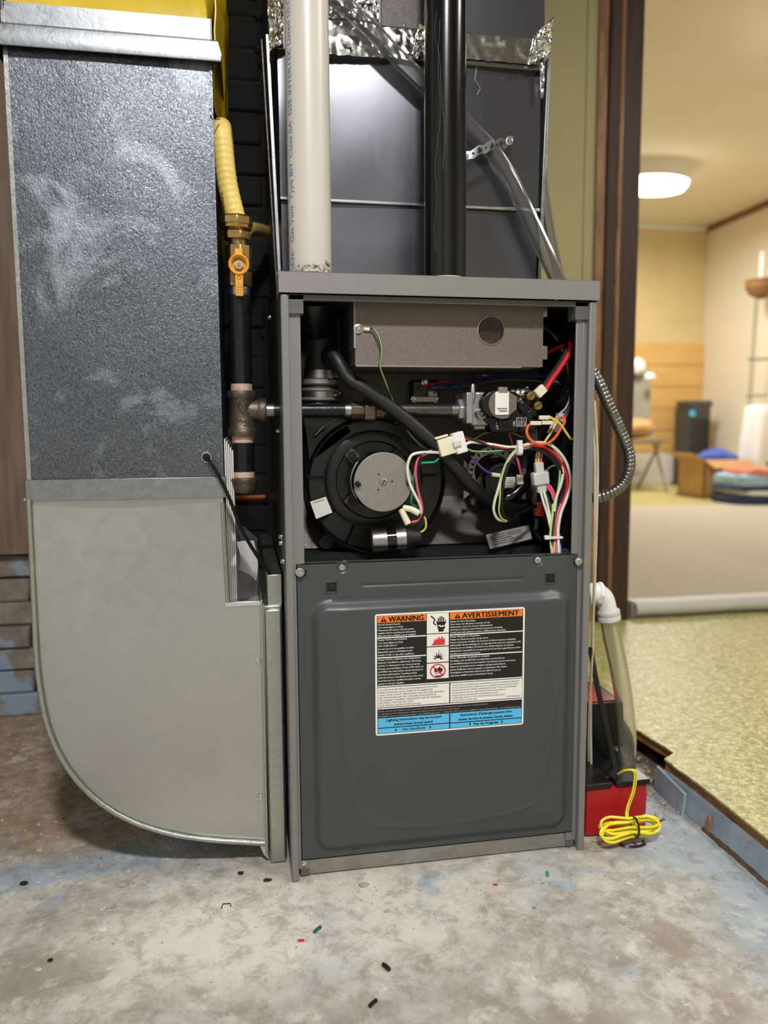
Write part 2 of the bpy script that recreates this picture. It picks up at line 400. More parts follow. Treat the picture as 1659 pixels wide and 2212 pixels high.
    wv = N(nt, 'ShaderNodeTexWave'); wv.inputs['Scale'].default_value = 90; wv.inputs['Distortion'].default_value = 1.5; nt.links.new(co, wv.inputs['Vector'])
    base = mix(nt, math_(nt, 'MULTIPLY', wv.outputs['Fac'], .10), base, lin((120, 112, 100)))
    nt.links.new(base, b.inputs['Base Color']); b.inputs['Roughness'].default_value = .62
    bump(nt, b, math_(nt, 'ADD', n1, math_(nt, 'ADD', math_(nt, 'MULTIPLY', n2, .5), math_(nt, 'MULTIPLY', n4, .3))), .5, .004)
floor_concrete()
def vinyl():
    nt, b = newmat('vinyl_yellow'); co = coord(nt)
    v = nz(nt, co, 95, 4, .6, 1.0); w = nz(nt, co, 2.5, 4)
    c = ramp(nt, v, [(.34, lin((132, 126, 62))), (.5, lin((180, 172, 102))), (.64, lin((226, 218, 164)))])
    c = mix(nt, ramp(nt, w, [(.4, G3(0)), (.7, G3(.25))]), c, lin((196, 192, 140)))
    nt.links.new(c, b.inputs['Base Color']); b.inputs['Roughness'].default_value = .36
    bump(nt, b, nz(nt, co, 160, 3, .6), .35, .003)
vinyl()
def bluetrim():
    nt, b = newmat('trim_blue'); co = coord(nt)
    c = ramp(nt, nz(nt, co, 16, 5, .6), [(.3, lin((122, 138, 152))), (.7, lin((158, 172, 182)))])
    c = mix(nt, ramp(nt, nz(nt, co, 34, 5, .7), [(.64, G3(0)), (.68, G3(.9))]), c, lin((132, 100, 70)))
    nt.links.new(c, b.inputs['Base Color']); b.inputs['Roughness'].default_value = .5; bump(nt, b, nz(nt, co, 60, 4), .3, .002)
bluetrim()
def clear(name, rgb, trans, rough, ior=1.35):
    nt, b = newmat(name); b.inputs['Base Color'].default_value = lin(rgb); b.inputs['Roughness'].default_value = rough
    b.inputs['Transmission Weight'].default_value = trans; b.inputs['IOR'].default_value = ior
clear('tube_clear', (214, 214, 216), .95, .06)
clear('tube_drain', (236, 235, 228), .95, .08)
clear('bag_clear', (240, 240, 242), .96, .08, 1.12)
clear('sight_glass', (170, 140, 130), .9, .03)
def emis(name, rgb, st):
    nt, b = newmat(name); b.inputs['Base Color'].default_value = (.9, .9, .9, 1)
    b.inputs['Emission Color'].default_value = lin(rgb); b.inputs['Emission Strength'].default_value = st
emis('lamp_glow', (255, 246, 226), 9)

# ------------------------------------------------------------------ the setting: furnace room
ZV = .055                                        # vinyl floor level
XE = .672                                        # edge of the raised vinyl floor
mb = MB().box(-1.35, XE+.12, -2.9, 1.1, -.05, 0)
struct(mb, 'floor', 'floor_concrete', 'grey concrete floor with worn pale blue paint and brown dirt')
# vinyl sheet with a ragged cut edge over plywood
def ragged(y): return XE + .004*noise.noise((y*9, 1.3, 0)) + .002*noise.noise((y*40, 4.1, 0)) + (.032*(1-(y-.17)/.27) if .17 < y < .44 else 0)
ys = [-2.9 + i*(4.0/200) for i in range(201)]
poly = [(ragged(y), y, ZV-.0025) for y in ys] + [(2.75, 1.1, ZV-.0025), (2.75, -2.9, ZV-.0025)]
fv = struct(MB().prism(poly, (0, 0, .0035)), 'floor_vinyl', 'vinyl_yellow', 'yellow flecked vinyl floor with a ragged cut edge')
poly = [(ragged(y)+.005+.003*noise.noise((y*22, 8, 0)), y, .034) for y in ys] + [(2.75, 1.1, .034), (2.75, -2.9, .034)]
build(MB().prism(poly, (0, 0, .0184)), 'plywood', 'ply_edge', fv, 'splintered brown plywood edge')
build(MB().box(XE+.055, 2.75, -2.9, 1.1, 0, .034), 'subfloor', 'black_liner', fv)  # painted black for the shade in the void under the vinyl
# grey-blue painted edging board, its broken end near the pump and a rusty lower rim
def trimface(u, v):
    y = -2.9 + u*3.06; z = .001 + v*.034; return (XE-.014+.011*v + .002*noise.noise((y*6, 2, 0)), y, z)
t1 = struct(MB().slab(trimface, 90, 2, (.009, 0, 0)), 'trim_1', 'trim_blue', 'grey blue painted edging board along the raised vinyl floor')
build(MB().obox((XE-.017, .115, .020), (.0025, 0, 0), (.003, .05, .002), (.002, 0, .020)), 'end_plate', 'trim_blue', t1, 'bent painted metal plate', bevel=.001)
build(MB().slab(lambda u, v: (XE-.019+.004*v+.003*noise.noise((u*40, v, 0)), -.6+u*.62, -.001+.0050*v*(1.2+noise.noise((u*33, 3, 0)))), 60, 2, (.004, 0, 0)), 'rust_rim', 'rust', t1)
build(MB().prism([(XE-.016, .012, .004), (XE-.016, .003, .004), (XE-.014, .004, .022), (XE-.013, .009, .030), (XE-.013, .013, .028)], (.004, 0, 0)), 'splinter', 'wood_edge', t1)
# rubble in the gap behind the trim end
mb = MB()
for i in range(420):
    x = random.uniform(.575, .70); y = random.uniform(.07, .62); r = random.uniform(.0012, .0055)
    mb.lathe([(r*.5, -r*.1), (r, r*.35), (r*.55, r*.9)], (x, y, 0), (random.uniform(-.4, .4), random.uniform(-.4, .4), 1), 5)
for i in range(700):
    x = random.uniform(-.9, -.06); y = random.uniform(.08, .70); r = random.uniform(.0008, .0034)*(1.7 if random.random() < .06 else 1)
    mb.lathe([(r*.5, -r*.1), (r, r*.35), (r*.55, r*.9)], (x, y, 0), (random.uniform(-.4, .4), random.uniform(-.4, .4), 1), 5)
for i in range(260):
    x = random.uniform(-.55, .6); y = -abs(random.gauss(0, .10))-.004; r = random.uniform(.0006, .0018)
    mb.lathe([(r*.5, -r*.1), (r, r*.35), (r*.55, r*.9)], (x, y, 0), (random.uniform(-.4, .4), random.uniform(-.4, .4), 1), 5)
tag(build(mb, 'crumbs', 'pebble', smooth=False), 'pale mortar crumbs and grit scattered on the concrete floor', 'rubble', None, 'stuff')

# back wall: low courses of grey bricks, panelling left, dark chimney bricks behind the furnace
YB = .765
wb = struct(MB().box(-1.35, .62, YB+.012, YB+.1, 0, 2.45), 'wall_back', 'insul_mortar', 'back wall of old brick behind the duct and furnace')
def brick_mesh(name, l, d, h, matn, seed):
    rnd = random.Random(seed); bm = bmesh.new(); bmesh.ops.create_cube(bm, size=1)
    for v in bm.verts: v.co = Vector((v.co.x*l, v.co.y*d, v.co.z*h))
    bmesh.ops.bevel(bm, geom=bm.edges[:], offset=.004, segments=1, affect='EDGES')
    for v in bm.verts: v.co += Vector((rnd.uniform(-1, 1), rnd.uniform(-1, 1), rnd.uniform(-1, 1)))*.0018
    me = bpy.data.meshes.new(name); bm.to_mesh(me); bm.free(); me.materials.append(M[matn]); return me
GB = [brick_mesh('brick', .235, .10, .049, 'brick_grey', i) for i in range(4)]
DB = [brick_mesh('brick', .195, .06, .058, 'brick_dark', 10+i) for i in range(4)]
def brick(me, x, y, z, rz=0):
    o = bpy.data.objects.new('brick', me); COL.objects.link(o); o.parent = wb; o.location = (x, y, z); o.rotation_euler = (0, 0, rz)
for r in range(7):
    for k in range(5):
        x = -1.26 + k*.245 + (.12 if r % 2 else 0)
        if x > -.1: continue
        brick(GB[(r+k) % 4], x, YB+.056+random.uniform(-.008, .004)-(.008 if r < 6 else 0), .026+r*.0525, random.uniform(-.01, .01))
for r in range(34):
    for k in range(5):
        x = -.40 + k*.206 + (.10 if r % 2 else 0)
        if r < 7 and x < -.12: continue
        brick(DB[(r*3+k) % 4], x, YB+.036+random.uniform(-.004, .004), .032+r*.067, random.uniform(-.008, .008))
mb = MB()
for i in range(110):                              # mortar squeezed out along one joint
    z = random.uniform(.1, 2.0); x = random.choice((-.085, .02, .12))+random.gauss(0, .012); r = random.uniform(.006, .015)
    mb.lathe([(r*.4, -.01), (r, 0), (r*.7, r*.5), (r*.2, r*.8)], (x, YB+.006, z), (random.uniform(-.5, .5), -1, random.uniform(-.5, .5)), 7)
tag(build(mb, 'mortar_lumps', 'insul_mortar', wb), None, None, None, 'stuff')
for k in range(4):                               # vertical panel boards above the low bricks
    x0 = -1.34 + k*.21
    build(MB().box(x0, x0+.204, YB-.012-(k % 2)*.003, YB+.012, .372, 2.4), 'panel_board', 'wood_panel', wb, bevel=.002)
# remaining shell of the room
struct(MB().box(-1.45, -1.35, -2.9, YB+.1, 0, 2.35), 'wall_left', 'wall_room', 'pale side wall of the furnace room')
struct(MB().box(-1.45, 2.85, -3.0, -2.9, 0, 2.35), 'wall_front', 'wall_room', 'pale wall behind the viewer')
struct(MB().box(2.75, 2.85, -2.9, 1.1, 0, 2.35), 'wall_right', 'wall_room', 'pale wall across the vinyl floor')
ce = struct(MB().box(-1.45, 2.85, -3.0, 1.1, 2.35, 2.43), 'ceiling', 'ceiling_dark', 'wood ceiling of the furnace room')
for k in range(10): build(MB().box(-1.3+k*.42, -1.26+k*.42, -2.9, .75, 2.25, 2.35), 'joist', 'wood_panel', ce)

# partition with the doorway to the hall
YP = 1.1
XJ = 1.092                                       # right face of the jamb
wp = struct(MB().box(.62, .985, YP, YP+.11, 0, 2.35).box(1.98, 2.85, YP, YP+.11, 0, 2.35).box(.985, 1.98, YP, YP+.11, 2.06, 2.35).box(.60, .62, YB, YP+.11, 0, 2.35), 'wall_partition', 'wall_olive', 'olive painted partition wall beside the doorway')
build(MB().box(.925, .936, YP-.004, YP, .055, 1.02).box(.925, .936, YP-.004, YP, 1.06, 2.1), 'panel_strip', 'wall_olive', wp)
tj = struct(MB().box(1.022, XJ, YP-.012, YP+.13, ZV, 2.06), 'trim_2', 'wood_dark', 'dark stained wooden door jamb', bevel=.004)
build(MB().box(.985, 1.022, YP-.020, YP+.02, ZV, 2.06), 'casing', 'wood_dark', tj, bevel=.006)
build(MB().box(.958, .985, YP-.010, YP+.02, ZV, 2.06), 'rough_edge', 'wood_edge', tj, 'lighter knotty raw wood edge')
build(MB().box(1.016, 1.030, YP-.026, YP, ZV, 2.06), 'stop_bead', 'wood_edge', tj, bevel=.005)
tj2 = struct(MB().box(1.91, 1.98, YP-.012, YP+.13, ZV, 2.06).box(1.022, 1.98, YP-.012, YP+.13, 2.0, 2.06), 'trim_3', 'wood_dark', 'dark stained head and far jamb of the doorway')

# ------------------------------------------------------------------ the hall beyond the doorway
ZC = .098; YW = 5.9; XW = 4.40; ZH = 2.55
struct(MB().box(XJ+.03, XW, YP+.02, 3.9, 0, ZC), 'floor_carpet', 'carpet', 'beige carpet of the hall, one low step up')
struct(MB().slab(lambda u, v: (XJ+.035+u*.85, YP+.005-.012*math.sin(v*math.pi)+.004*noise.noise((u*9, v, 0)), ZV+.009+v*(ZC+.006-ZV-.009)), 20, 5, (0, .06, 0)), 'trim_4', 'nosing', 'pale rounded nosing on the low step into the hall')
struct(MB().box(.2, XW, 3.9, YW, 0, ZC), 'floor_hall', 'vinyl_yellow', 'pale yellow floor at the far end of the hall')
struct(MB().box(.2, XJ+.03, YP+.11, 3.9, 0, ZC), 'floor_hall_side', 'carpet', 'carpet of the hall behind the partition')
wf = struct(MB().box(.1, XW+.1, YW, YW+.1, 0, ZH), 'wall_far', 'wall_tan', 'tan papered far wall of the hall')
PB = [.40+i*.210 for i in range(6)]
for i in range(5): build(MB().box(.2, XW, YW-.02-(i % 2)*.004, YW, PB[i]+.003, PB[i+1]-.003), 'panel_board', 'wood_blond', wf, bevel=.004)
struct(MB().box(.2, XW, YW-.03, YW, ZC, .395), 'baseboard_far', 'white_trim', 'tall white baseboard on the far wall')
struct(MB().box(XW, XW+.1, YP+.1, YW, 0, ZH), 'wall_hall_right', 'wall_cream', 'cream right wall of the hall')
struct(MB().box(.1, .2, YP+.1, YW, 0, ZH), 'wall_hall_left', 'wall_cream', 'cream left wall of the hall')
struct(MB().box(.1, XW+.1, YP+.0, YW+.1, ZH, ZH+.08), 'ceiling_hall', 'ceiling_cream', 'cream ceiling of the hall')
struct(MB().box(.62, 2.85, YP, YP+.11, 2.35, ZH), 'wall_header', 'wall_cream', 'strip of wall above the doorway')
struct(MB().box(2.85, XW+.1, YP, YP+.1, 0, ZH), 'wall_hall_near', 'wall_cream', 'near wall of the hall')
struct(MB().box(XW-.03, XW, YP+.1, YW, ZH-.05, ZH), 'trim_5', 'crown_brown', 'brown crown moulding along the right wall', bevel=.01)
struct(MB().box(.2, XW-.03, YW-.04, YW, ZH-.045, ZH), 'trim_6', 'white_trim', 'white crown moulding along the far wall', bevel=.01)

def lamp_round(loc, label, rx, ry, ztop):
    t = thing('ceiling_lamp', label, 'lamp', loc); x, y, z = loc
    mb = MB()
    for nm, prof, mt in (('base', [(1.04, 0), (1.04, ztop-z)], 'white_trim'), ('diffuser', [(.55, -.07), (.88, -.055), (1, -.02), (1, -.001)], 'lamp_glow')):
        q = MB().lathe(prof, (0, 0, 0), (0, 0, 1), 32)
        q.v = [Vector((x+v.x*rx, y+v.y*ry, z+v.z)) for v in q.v]; build(q, nm, mt, t)
    return t
lamp_round(LAMP_C, 'glowing flush ceiling lamp of the hall', .26, .17, ZH)
lamp_round((2.78, 2.2, 2.44), 'added unseen flush ceiling lamp of the hall, near the doorway', .26, .17, ZH)  # fixture added out of view to go with the near hall fill

def far(px, py, z=ZC): return WZ(px, py, z)
# folding chair seen past the jamb
p = far(1392, 1062); cx, cy = p.x-.05, p.y+.1
t = thing('folding_chair', 'grey metal folding chair by the blond wood panelling', 'chair', (cx, cy, ZC))
for s in (-1, 1):
    build(MB().tube([(cx+s*.2, cy-.20, ZC), (cx+s*.19, cy+.02, ZC+.42), (cx+s*.18, cy+.16, ZC+.80)], .012, 8), 'leg', 'chair_metal', t)
    build(MB().tube([(cx+s*.17, cy+.24, ZC), (cx+s*.17, cy-.12, ZC+.42)], .012, 8), 'leg', 'chair_metal', t)
build(MB().slab(lambda u, v: (cx-.2+.4*u, cy-.2+.36*v, ZC+.43+.01*math.cos(v*3)), 6, 6, (0, 0, -.02)), 'seat', 'chair_metal', t)
build(MB().slab(lambda u, v: (cx+(u-.5)*(.34+.14*v), cy+.06+.12*v+.03*math.cos((u-.5)*3), ZC+.60+.46*v), 8, 8, (0, .02, 0)), 'backrest', 'chair_metal', t, bevel=.006)
build(MB().tube([(cx-.17, cy+.19, ZC+.14), (cx+.17, cy+.19, ZC+.14)], .009, 6), 'stretcher', 'chair_metal', t)
def lump(name, label, cat, c, r, mt, amp=.25, sd=0, part=None):
    q = MB()
    def fn(u, v):
        a, b = 2*math.pi*u, math.pi*(v-.5); d = Vector((math.cos(a)*math.cos(b), math.sin(a)*math.cos(b), math.sin(b)))
        k = 1+amp*noise.noise(d*2+Vector((sd, 0, 0)))+amp*.4*noise.noise(d*5+Vector((0, sd, 0)))
        return (c[0]+d.x*r[0]*k, c[1]+d.y*r[1]*k, c[2]+max(-.98, d.z)*r[2]*k)
    q.grid(fn, 28, 16)
    if part is not None: return build(q, name, mt, part)
    return one(q, name, mt, label, cat, c)
q = W(1378, 792, cy+.15); lump('cloth_bundle', 'larger white bundled cloth on the folding chair top', 'cloth', (q.x, q.y, q.z), (.06, .05, .07), 'cloth_white', .2, 1)
q = W(1400, 815, cy+.07); lump('cloth_bundle', 'smaller white bundled cloth hooked on the chair back', 'cloth', (q.x, q.y-.03, q.z), (.045, .035, .035), 'cloth_white', .2, 4)
q = W(1374, 895, cy-.05); lump('cushion', 'brown and white folded blanket on the chair seat', 'blanket', (q.x, q.y, ZC+.535), (.17, .14, .085), 'cardboard', .12, 9)
# tower fan heater
YT = 5.55
a = W(1476, 890, YT); b = W(1532, 890, YT); zt = W(1500, 868, YT).z; hx = (a.x+b.x)/2; hw = (b.x-a.x)/2
t = thing('tower_heater', 'dark grey tower heater standing against the far wall', 'heater', (hx, YT, ZC))
build(MB().prism([(hx-hw*math.cos(k*math.pi/12)*(1 if True else 1), YT-.10*math.sin(k*math.pi/12), ZC+.02) for k in range(13)] + [(hx+hw, YT+.14, ZC+.02), (hx-hw, YT+.14, ZC+.02)], (0, 0, zt-ZC-.06)), 'body', 'tower_grey', t, ang=30)
build(MB().box(hx-hw-.02, hx+hw+.02, YT-.12, YT+.16, ZC, ZC+.025), 'base', 'black_plastic', t, bevel=.008)
build(MB().prism([(hx-hw*.92, YT-.09, zt-.04), (hx+hw*.92, YT-.09, zt-.04), (hx+hw*.92, YT+.13, zt-.04), (hx-hw*.92, YT+.13, zt-.04)], (0, .03, .05)), 'top_panel', 'tower_grey', t, bevel=.01)
for k in range(9):
    x = hx-hw*.64+k*hw*.16; yf = YT-.10*math.sqrt(1-((x-hx)/hw)**2)-.003; build(MB().box(x-.005, x+.005, yf, yf+.02, ZC+.08, zt-.16), 'grille_bar', 'black_plastic', t)
build(MB().lathe([(.03, 0), (.03, .006)], (hx-hw*.72, YT-.085, zt-.11), (0, -1, 0), 16), 'badge', 'label_blue', t, 'round blue sticker')
# cardboard box with cloth
p = far(1545, 1077); bx0 = p.x-.09; by = p.y
t = thing('cardboard_box', 'open cardboard box with flaps on the hall floor', 'box', (bx0+.2, by+.15, ZC)); H = .29
x0, x1, y0, y1 = bx0-.01, bx0+.37, by, by+.36
build(MB().box(x0, x1, y0, y0+.008, ZC, ZC+H), 'side', 'cardboard', t); build(MB().box(x0, x1, y1-.008, y1, ZC, ZC+H), 'side', 'cardboard', t)
build(MB().box(x0, x0+.008, y0, y1, ZC, ZC+H), 'side', 'cardboard', t); build(MB().box(x1-.008, x1, y0, y1, ZC, ZC+H), 'side', 'cardboard', t)
build(MB().box(x0, x1, y0, y1, ZC, ZC+.006), 'bottom', 'cardboard', t)
build(MB().prism([(x0, y0, ZC+H), (x0, y1, ZC+H), (x0-.10, y1, ZC+H+.05), (x0-.10, y0, ZC+H+.05)], (.002, 0, .006)), 'flap', 'cardboard', t)
build(MB().prism([(x0, y0, ZC+H), (x1, y0, ZC+H), (x1, y0-.07, ZC+H-.06), (x0+.04, y0-.07, ZC+H-.06)], (0, -.003, .006)), 'flap', 'cardboard', t)
lump('blue_cloth', 'blue striped cloth heaped in the cardboard box', 'cloth', (x0+.2, y0+.17, ZC+.27), (.17, .15, .10), 'cloth_blue', .25, 3)
# clothes pile on books
p = far(1600, 1092); x, y = p.x, p.y
t = thing('clothes_pile', 'pile of folded clothes, pale blue over navy, before the cardboard box', 'clothes', (x+.2, y+.2, ZC))
for k, (mt, z0, h, dx) in enumerate((('cloth_navy', 0, .07, 0), ('paper', .065, .035, .05), ('cloth_navy', .10, .03, .0), ('cloth_pale', .13, .08, .02), ('cloth_salmon', .20, .05, .1))):
    def fn(u, v, z0=z0, h=h, dx=dx, k=k):
        a = 2*math.pi*u; e = abs(math.cos(a))**.5*math.copysign(1, math.cos(a)); s = abs(math.sin(a))**.5*math.copysign(1, math.sin(a))
        rr = (1, 1.04, 1.02, .93, .0)[min(4, int(v*4+.5))]; zz = (0, .3, .8, 1, 1.05)[min(4, int(v*4+.5))]
        w = 1+.06*noise.noise((a, k*3, v))
        return (x+.22+dx*.5+e*(.23-dx*.4)*rr*w, y+.2+s*.2*rr*w, ZC+z0+zz*h+.012*noise.noise((a*2, k, v*3)))
    build(MB().grid(fn, 28, 4), 'folded_garment', mt, t)
# tall thin iron stand with straw basket and candle by the right wall, white draped stool
q = W(1640, 640, 4.78); sx, sy_ = q.x+.02, 4.78
t = thing('iron_stand', 'thin iron plant stand against the cream wall', 'stand', (sx, sy_, ZC))
for dx, dy in ((-.09, -.06), (.09, -.06), (0, .1)): build(MB().tube([(sx+dx*1.4, sy_+dy*1.4, ZC), (sx+dx*.7, sy_+dy*.7, q.z-.02)], .0045, 6), 'leg', 'iron_thin', t)
for z in (.45, .9, 1.2): build(MB().tube([(sx+.09*math.cos(a*math.pi/8), sy_+.07*math.sin(a*math.pi/8), z) for a in range(16)], .005, 6, closed=True), 'hoop', 'iron_thin', t)
t = thing('straw_basket', 'round straw basket on the iron stand', 'basket', (sx, sy_, q.z-.02))
build(MB().lathe([(.03, -.02), (.10, .02), (.13, .08), (.115, .12), (.10, .12), (.11, .08), (.09, .035), (.0, .01)], (sx, sy_, q.z), (0, 0, 1), 24), 'bowl', 'straw', t)
build(MB().tube([(sx+.118*math.cos(a*math.pi/12), sy_+.118*math.sin(a*math.pi/12), q.z+.122) for a in range(24)], .012, 8, closed=True), 'rim', 'straw', t)
t = thing('candle', 'tall white candle standing in the straw basket', 'candle', (sx-.02, sy_-.02, q.z+.02))
build(MB().lathe([(.022, .0), (.022, .32), (.018, .335), (.004, .335)], (sx-.02, sy_-.02, q.z+.02), (0, 0, 1), 16), 'wax', 'cloth_white', t)
build(MB().tube([(sx-.02, sy_-.02, q.z+.35), (sx-.018, sy_-.02, q.z+.375)], .002, 5), 'wick', 'dark_bit', t)
q = W(1640, 875, 4.36); q.x = 3.91
t = thing('draped_stool', 'low stool draped with a white sheet at the cream wall', 'stool', (q.x+.12, 4.36, ZC))
def dr(u, v):
    a = 2*math.pi*u; r = .19+.03*math.sin(a*9)*(1-v)+.03*(1-v); k = min(1, v*1.6)
    return (q.x+.12+math.cos(a)*(r if v < .7 else r*(1-v)/.3), 4.36+math.sin(a)*(r if v < .7 else r*(1-v)/.3), ZC+.28+(q.z-ZC-.28)*min(1, v/.7)+.015*noise.noise((a*2, v*3, 1)))
build(MB().grid(dr, 72, 14), 'sheet', 'cloth_white', t)
for a in range(4): build(MB().tube([(q.x+.12+.16*math.cos(a*1.57+.8), 4.36+.16*math.sin(a*1.57+.8), ZC), (q.x+.12+.12*math.cos(a*1.57+.8), 4.36+.12*math.sin(a*1.57+.8), q.z-.03)], .012, 8), 'leg', 'iron_thin', t)

# lamps of the furnace room (above the viewer)
for loc, lab in ((LAMP_A, 'square flush lamp above the furnace'), (LAMP_B, 'square flush lamp above the vinyl floor')):
    t = thing('ceiling_lamp', lab, 'lamp', loc); x, y, z = loc
    build(MB().box(x-.16, x+.16, y-.16, y+.16, z-.03, z+.05), 'housing', 'white_trim', t, bevel=.006)
    build(MB().box(x-.012, x+.012, y-.012, y+.012, z+.05, 2.35), 'stem', 'white_trim', t)
    build(MB().box(x-.14, x+.14, y-.14, y+.14, z-.04, z-.03), 'diffuser', 'lamp_glow', t, bevel=.003)

# ------------------------------------------------------------------ return air duct
YD = .06; YDB = .50                              # duct front and back
XL, XR = -.338, -.082                            # riser sides
def screw(parent, p, ax, r=.0042, name='screw', mt='zinc_screw'):
    mb = MB().lathe([(r*1.45, 0), (r*1.45, r*.3), (r*1.0, r*.45)], p, ax, 12)
    mb.lathe([(r, r*.4), (r, r*1.2), (r*.8, r*1.4)], p, ax, 6)
    return build(mb, name, mt, parent)
duct = thing('return_air_duct', 'large galvanised return air duct with rounded boot left of the furnace', 'duct', (-.21, .28, .034))
def bulge(u, v, a): return -a*math.sin(math.pi*u)*math.sin(math.pi*v)
mb = MB()
mb.grid(lambda u, v: (XL+(XR-XL)*u, YD+bulge(u, v, .004)+.0012*noise.noise((u*3, v*6, 0)), .555+v*.62), 20, 40)
mb.box(XL, XL+.0012, YD, YDB, .555, 1.175); mb.box(XR-.0012, XR, YD, YDB, .555, 1.175); mb.box(XL, XR, YDB-.001, YDB, .555, 1.175)
build(mb, 'riser', 'galv_spangle', duct)
build(MB().box(XL-.0015, XL+.004, YD-.0014, YD+.0, .556, 1.17), 'corner_fold', 'galv_rack', duct)
build(MB().box(XR-.003, XR+.001, YD-.0014, YD+.006, .556, 1.17), 'corner_fold', 'galv_spangle', duct)
# top collar: straight strip above, flared slip band below with a rolled lower lip
mb = MB()
for y_f, z0, z1, ex in ((YD-.002, 1.145, 1.180, .001),): mb.box(XL+.004-ex, XR+ex, y_f, y_f+.0015, z0, z1); mb.box(XR, XR+.0015, y_f, YDB, z0, z1); mb.box(XL, XL+.0015, y_f, YDB, z0, z1)
build(mb, 'collar_strip', 'galv_band', duct)
def collar(u, v):
    z = (1.155, 1.149, 1.132, 1.124)[int(round(v*3))]; o = (.002, .010, .014, .013)[int(round(v*3))]
    c = [(XL-o, YDB), (XL-o, YD-o), (XR+o, YD-o), (XR+o, YDB)]; k = min(2, int(u*3-1e-9)) if u > 0 else 0; t = u*3-k
    return (c[k][0]+(c[k+1][0]-c[k][0])*t, c[k][1]+(c[k+1][1]-c[k][1])*t, z)
build(MB().slab(collar, 3, 3, (0, .001, -.0012)), 'collar_band', 'galv_band', duct, bevel=.0006, ang=25)
mb = MB(); z0, z1, o = .548, .577, .004
mb.box(XL-o, XR+o, YD-o, YD-o+.0015, z0, z1); mb.box(XR+o-.0015, XR+o, YD-o, YDB, z0, z1); mb.box(XL-o, XL-o+.0015, YD-o, YDB, z0, z1)
build(mb, 'slip_band', 'galv_band', duct, bevel=.0006)
screw(duct, (XL-o, YD+.01, .551), (-1, 0, 0), .004)
# boot: flat cheek with quarter-round heel
EP = [(65, 1082), (70, 1180), (76, 1300), (82, 1420), (90, 1490), (104, 1560), (130, 1625), (168, 1682), (220, 1732), (285, 1770), (365, 1796), (450, 1810), (572, 1818)]
heel = cr([W(x, y, YD) for x, y in EP], 4)
rt = [W(568, 1304, YD), W(492, 1304, YD), W(482, 1082, YD)]
rt[0].x = rt[0].x; rt[2].z = .55; heel[0].z = .55
outline = heel + rt
def inset(p, k): c = Vector((-.2, YD, .33)); return p+(c-p).normalized()*k
n = len(outline)
def cheek(outl):                                  # flat outline cut into small faces and dished inwards below the slip band
    bm = bmesh.new(); vs_ = [bm.verts.new(p) for p in outl]; f_ = bm.faces.new(vs_); f_.normal_update(); bmesh.ops.triangulate(bm, faces=bm.faces[:], ngon_method='EAR_CLIP')
    for z_ in [.05+.025*i for i in range(20)]: bmesh.ops.bisect_plane(bm, geom=bm.verts[:]+bm.edges[:]+bm.faces[:], plane_co=(0, 0, z_), plane_no=(0, 0, 1))
    for x_ in [-.32+.022*i for i in range(13)]: bmesh.ops.bisect_plane(bm, geom=bm.verts[:]+bm.edges[:]+bm.faces[:], plane_co=(x_, 0, 0), plane_no=(1, 0, 0))
    bmesh.ops.remove_doubles(bm, verts=bm.verts[:], dist=1e-5); bm.verts.index_update(); q = MB(); vv = []
    for v in bm.verts:
        u = max(0, min(1, (v.co.x-XL)/(XR-XL))); k = sst(.30, .55, v.co.z)
        vv.append(v.co+Vector((0, .009*k*math.sin(math.pi*u)**.8-.0022*math.sin(math.pi*u)*math.sin(math.pi*max(0, min(1, (v.co.z-.06)/.3)))+.0007*noise.noise(v.co*9), 0)))
    q.add(vv, [tuple(v.index for v in f.verts) for f in bm.faces]); bm.free(); return q
build(cheek(outline), 'boot_cheek', 'galv_smooth', duct, ang=60)
build(MB().add([p+Vector((0, YDB-YD, 0)) for p in outline], [tuple(range(n))]), 'boot_cheek', 'galv_smooth', duct)
mb = MB(); k = len(heel); mb.add(heel+[p+Vector((0, YDB-YD, 0)) for p in heel], [(i, i+1, k+i+1, k+i) for i in range(k-1)])
A, B, C = rt
mb.add([A, B, C, A+Vector((0, .44, 0)), B+Vector((0, .44, 0)), C+Vector((0, .44, 0))], [(0, 1, 4, 3), (1, 2, 5, 4)])
build(mb, 'boot_wrapper', 'galv_smooth', duct)
# standing seam round the heel, hammered and uneven
mb = MB(); sm = []
for i, p in enumerate(heel):
    q = inset(p, -.001); sm.append(q+Vector((0, -.004+.0008*noise.noise((i*.9, 0, 0)), 0)))
mb.tube(sm, [.0038+.0007*noise.noise((i*1.7, 5, 0)) for i in range(len(sm))], 8, flat=.9)
build(mb, 'heel_seam', 'galv_rack', duct, ang=60)
mb = MB(); T0, T1 = W(481, 1085, YD), W(492, 1300, YD)
mb.tube([T0+(T1-T0)*(i/14)+Vector((.001*noise.noise((i, 2, 0)), -.003, 0)) for i in range(15)], [.0032+.0006*noise.noise((i*1.3, 9, 0)) for i in range(15)], 8)
build(mb, 'throat_seam', 'galv_rack', duct)
build(MB().box(B.x-.004, A.x, YD-.004, YD+.03, B.z-.004, B.z+.003), 'throat_flange', 'seam_bright', duct, 'bright folded flange', bevel=.001)
e0, e1 = W(566, 1304, YD), W(574, 1815, YD)
build(MB().prism([e0+Vector((-.003, -.002, 0)), e0+Vector((.003, -.002, 0)), e1+Vector((.003, -.002, 0)), e1+Vector((-.003, -.002, 0))], (0, .010, 0)), 'end_fold', 'galv_rack', duct)
for x, y in ((557, 1427), (563, 1722)): screw(duct, W(x, y, YD-.0005), (0, -1, 0), .0034)
p = W(568, 1830, YD)                              # torn corner of the boot's bottom flange
build(MB().prism([p+Vector((-.006, 0, .008)), p+Vector((.004, 0, .006)), p+Vector((.008, 0, -.020)), p+Vector((.001, 0, -.012))], (0, .002, 0)), 'bent_tab', 'foil', duct, 'bent shiny tab')
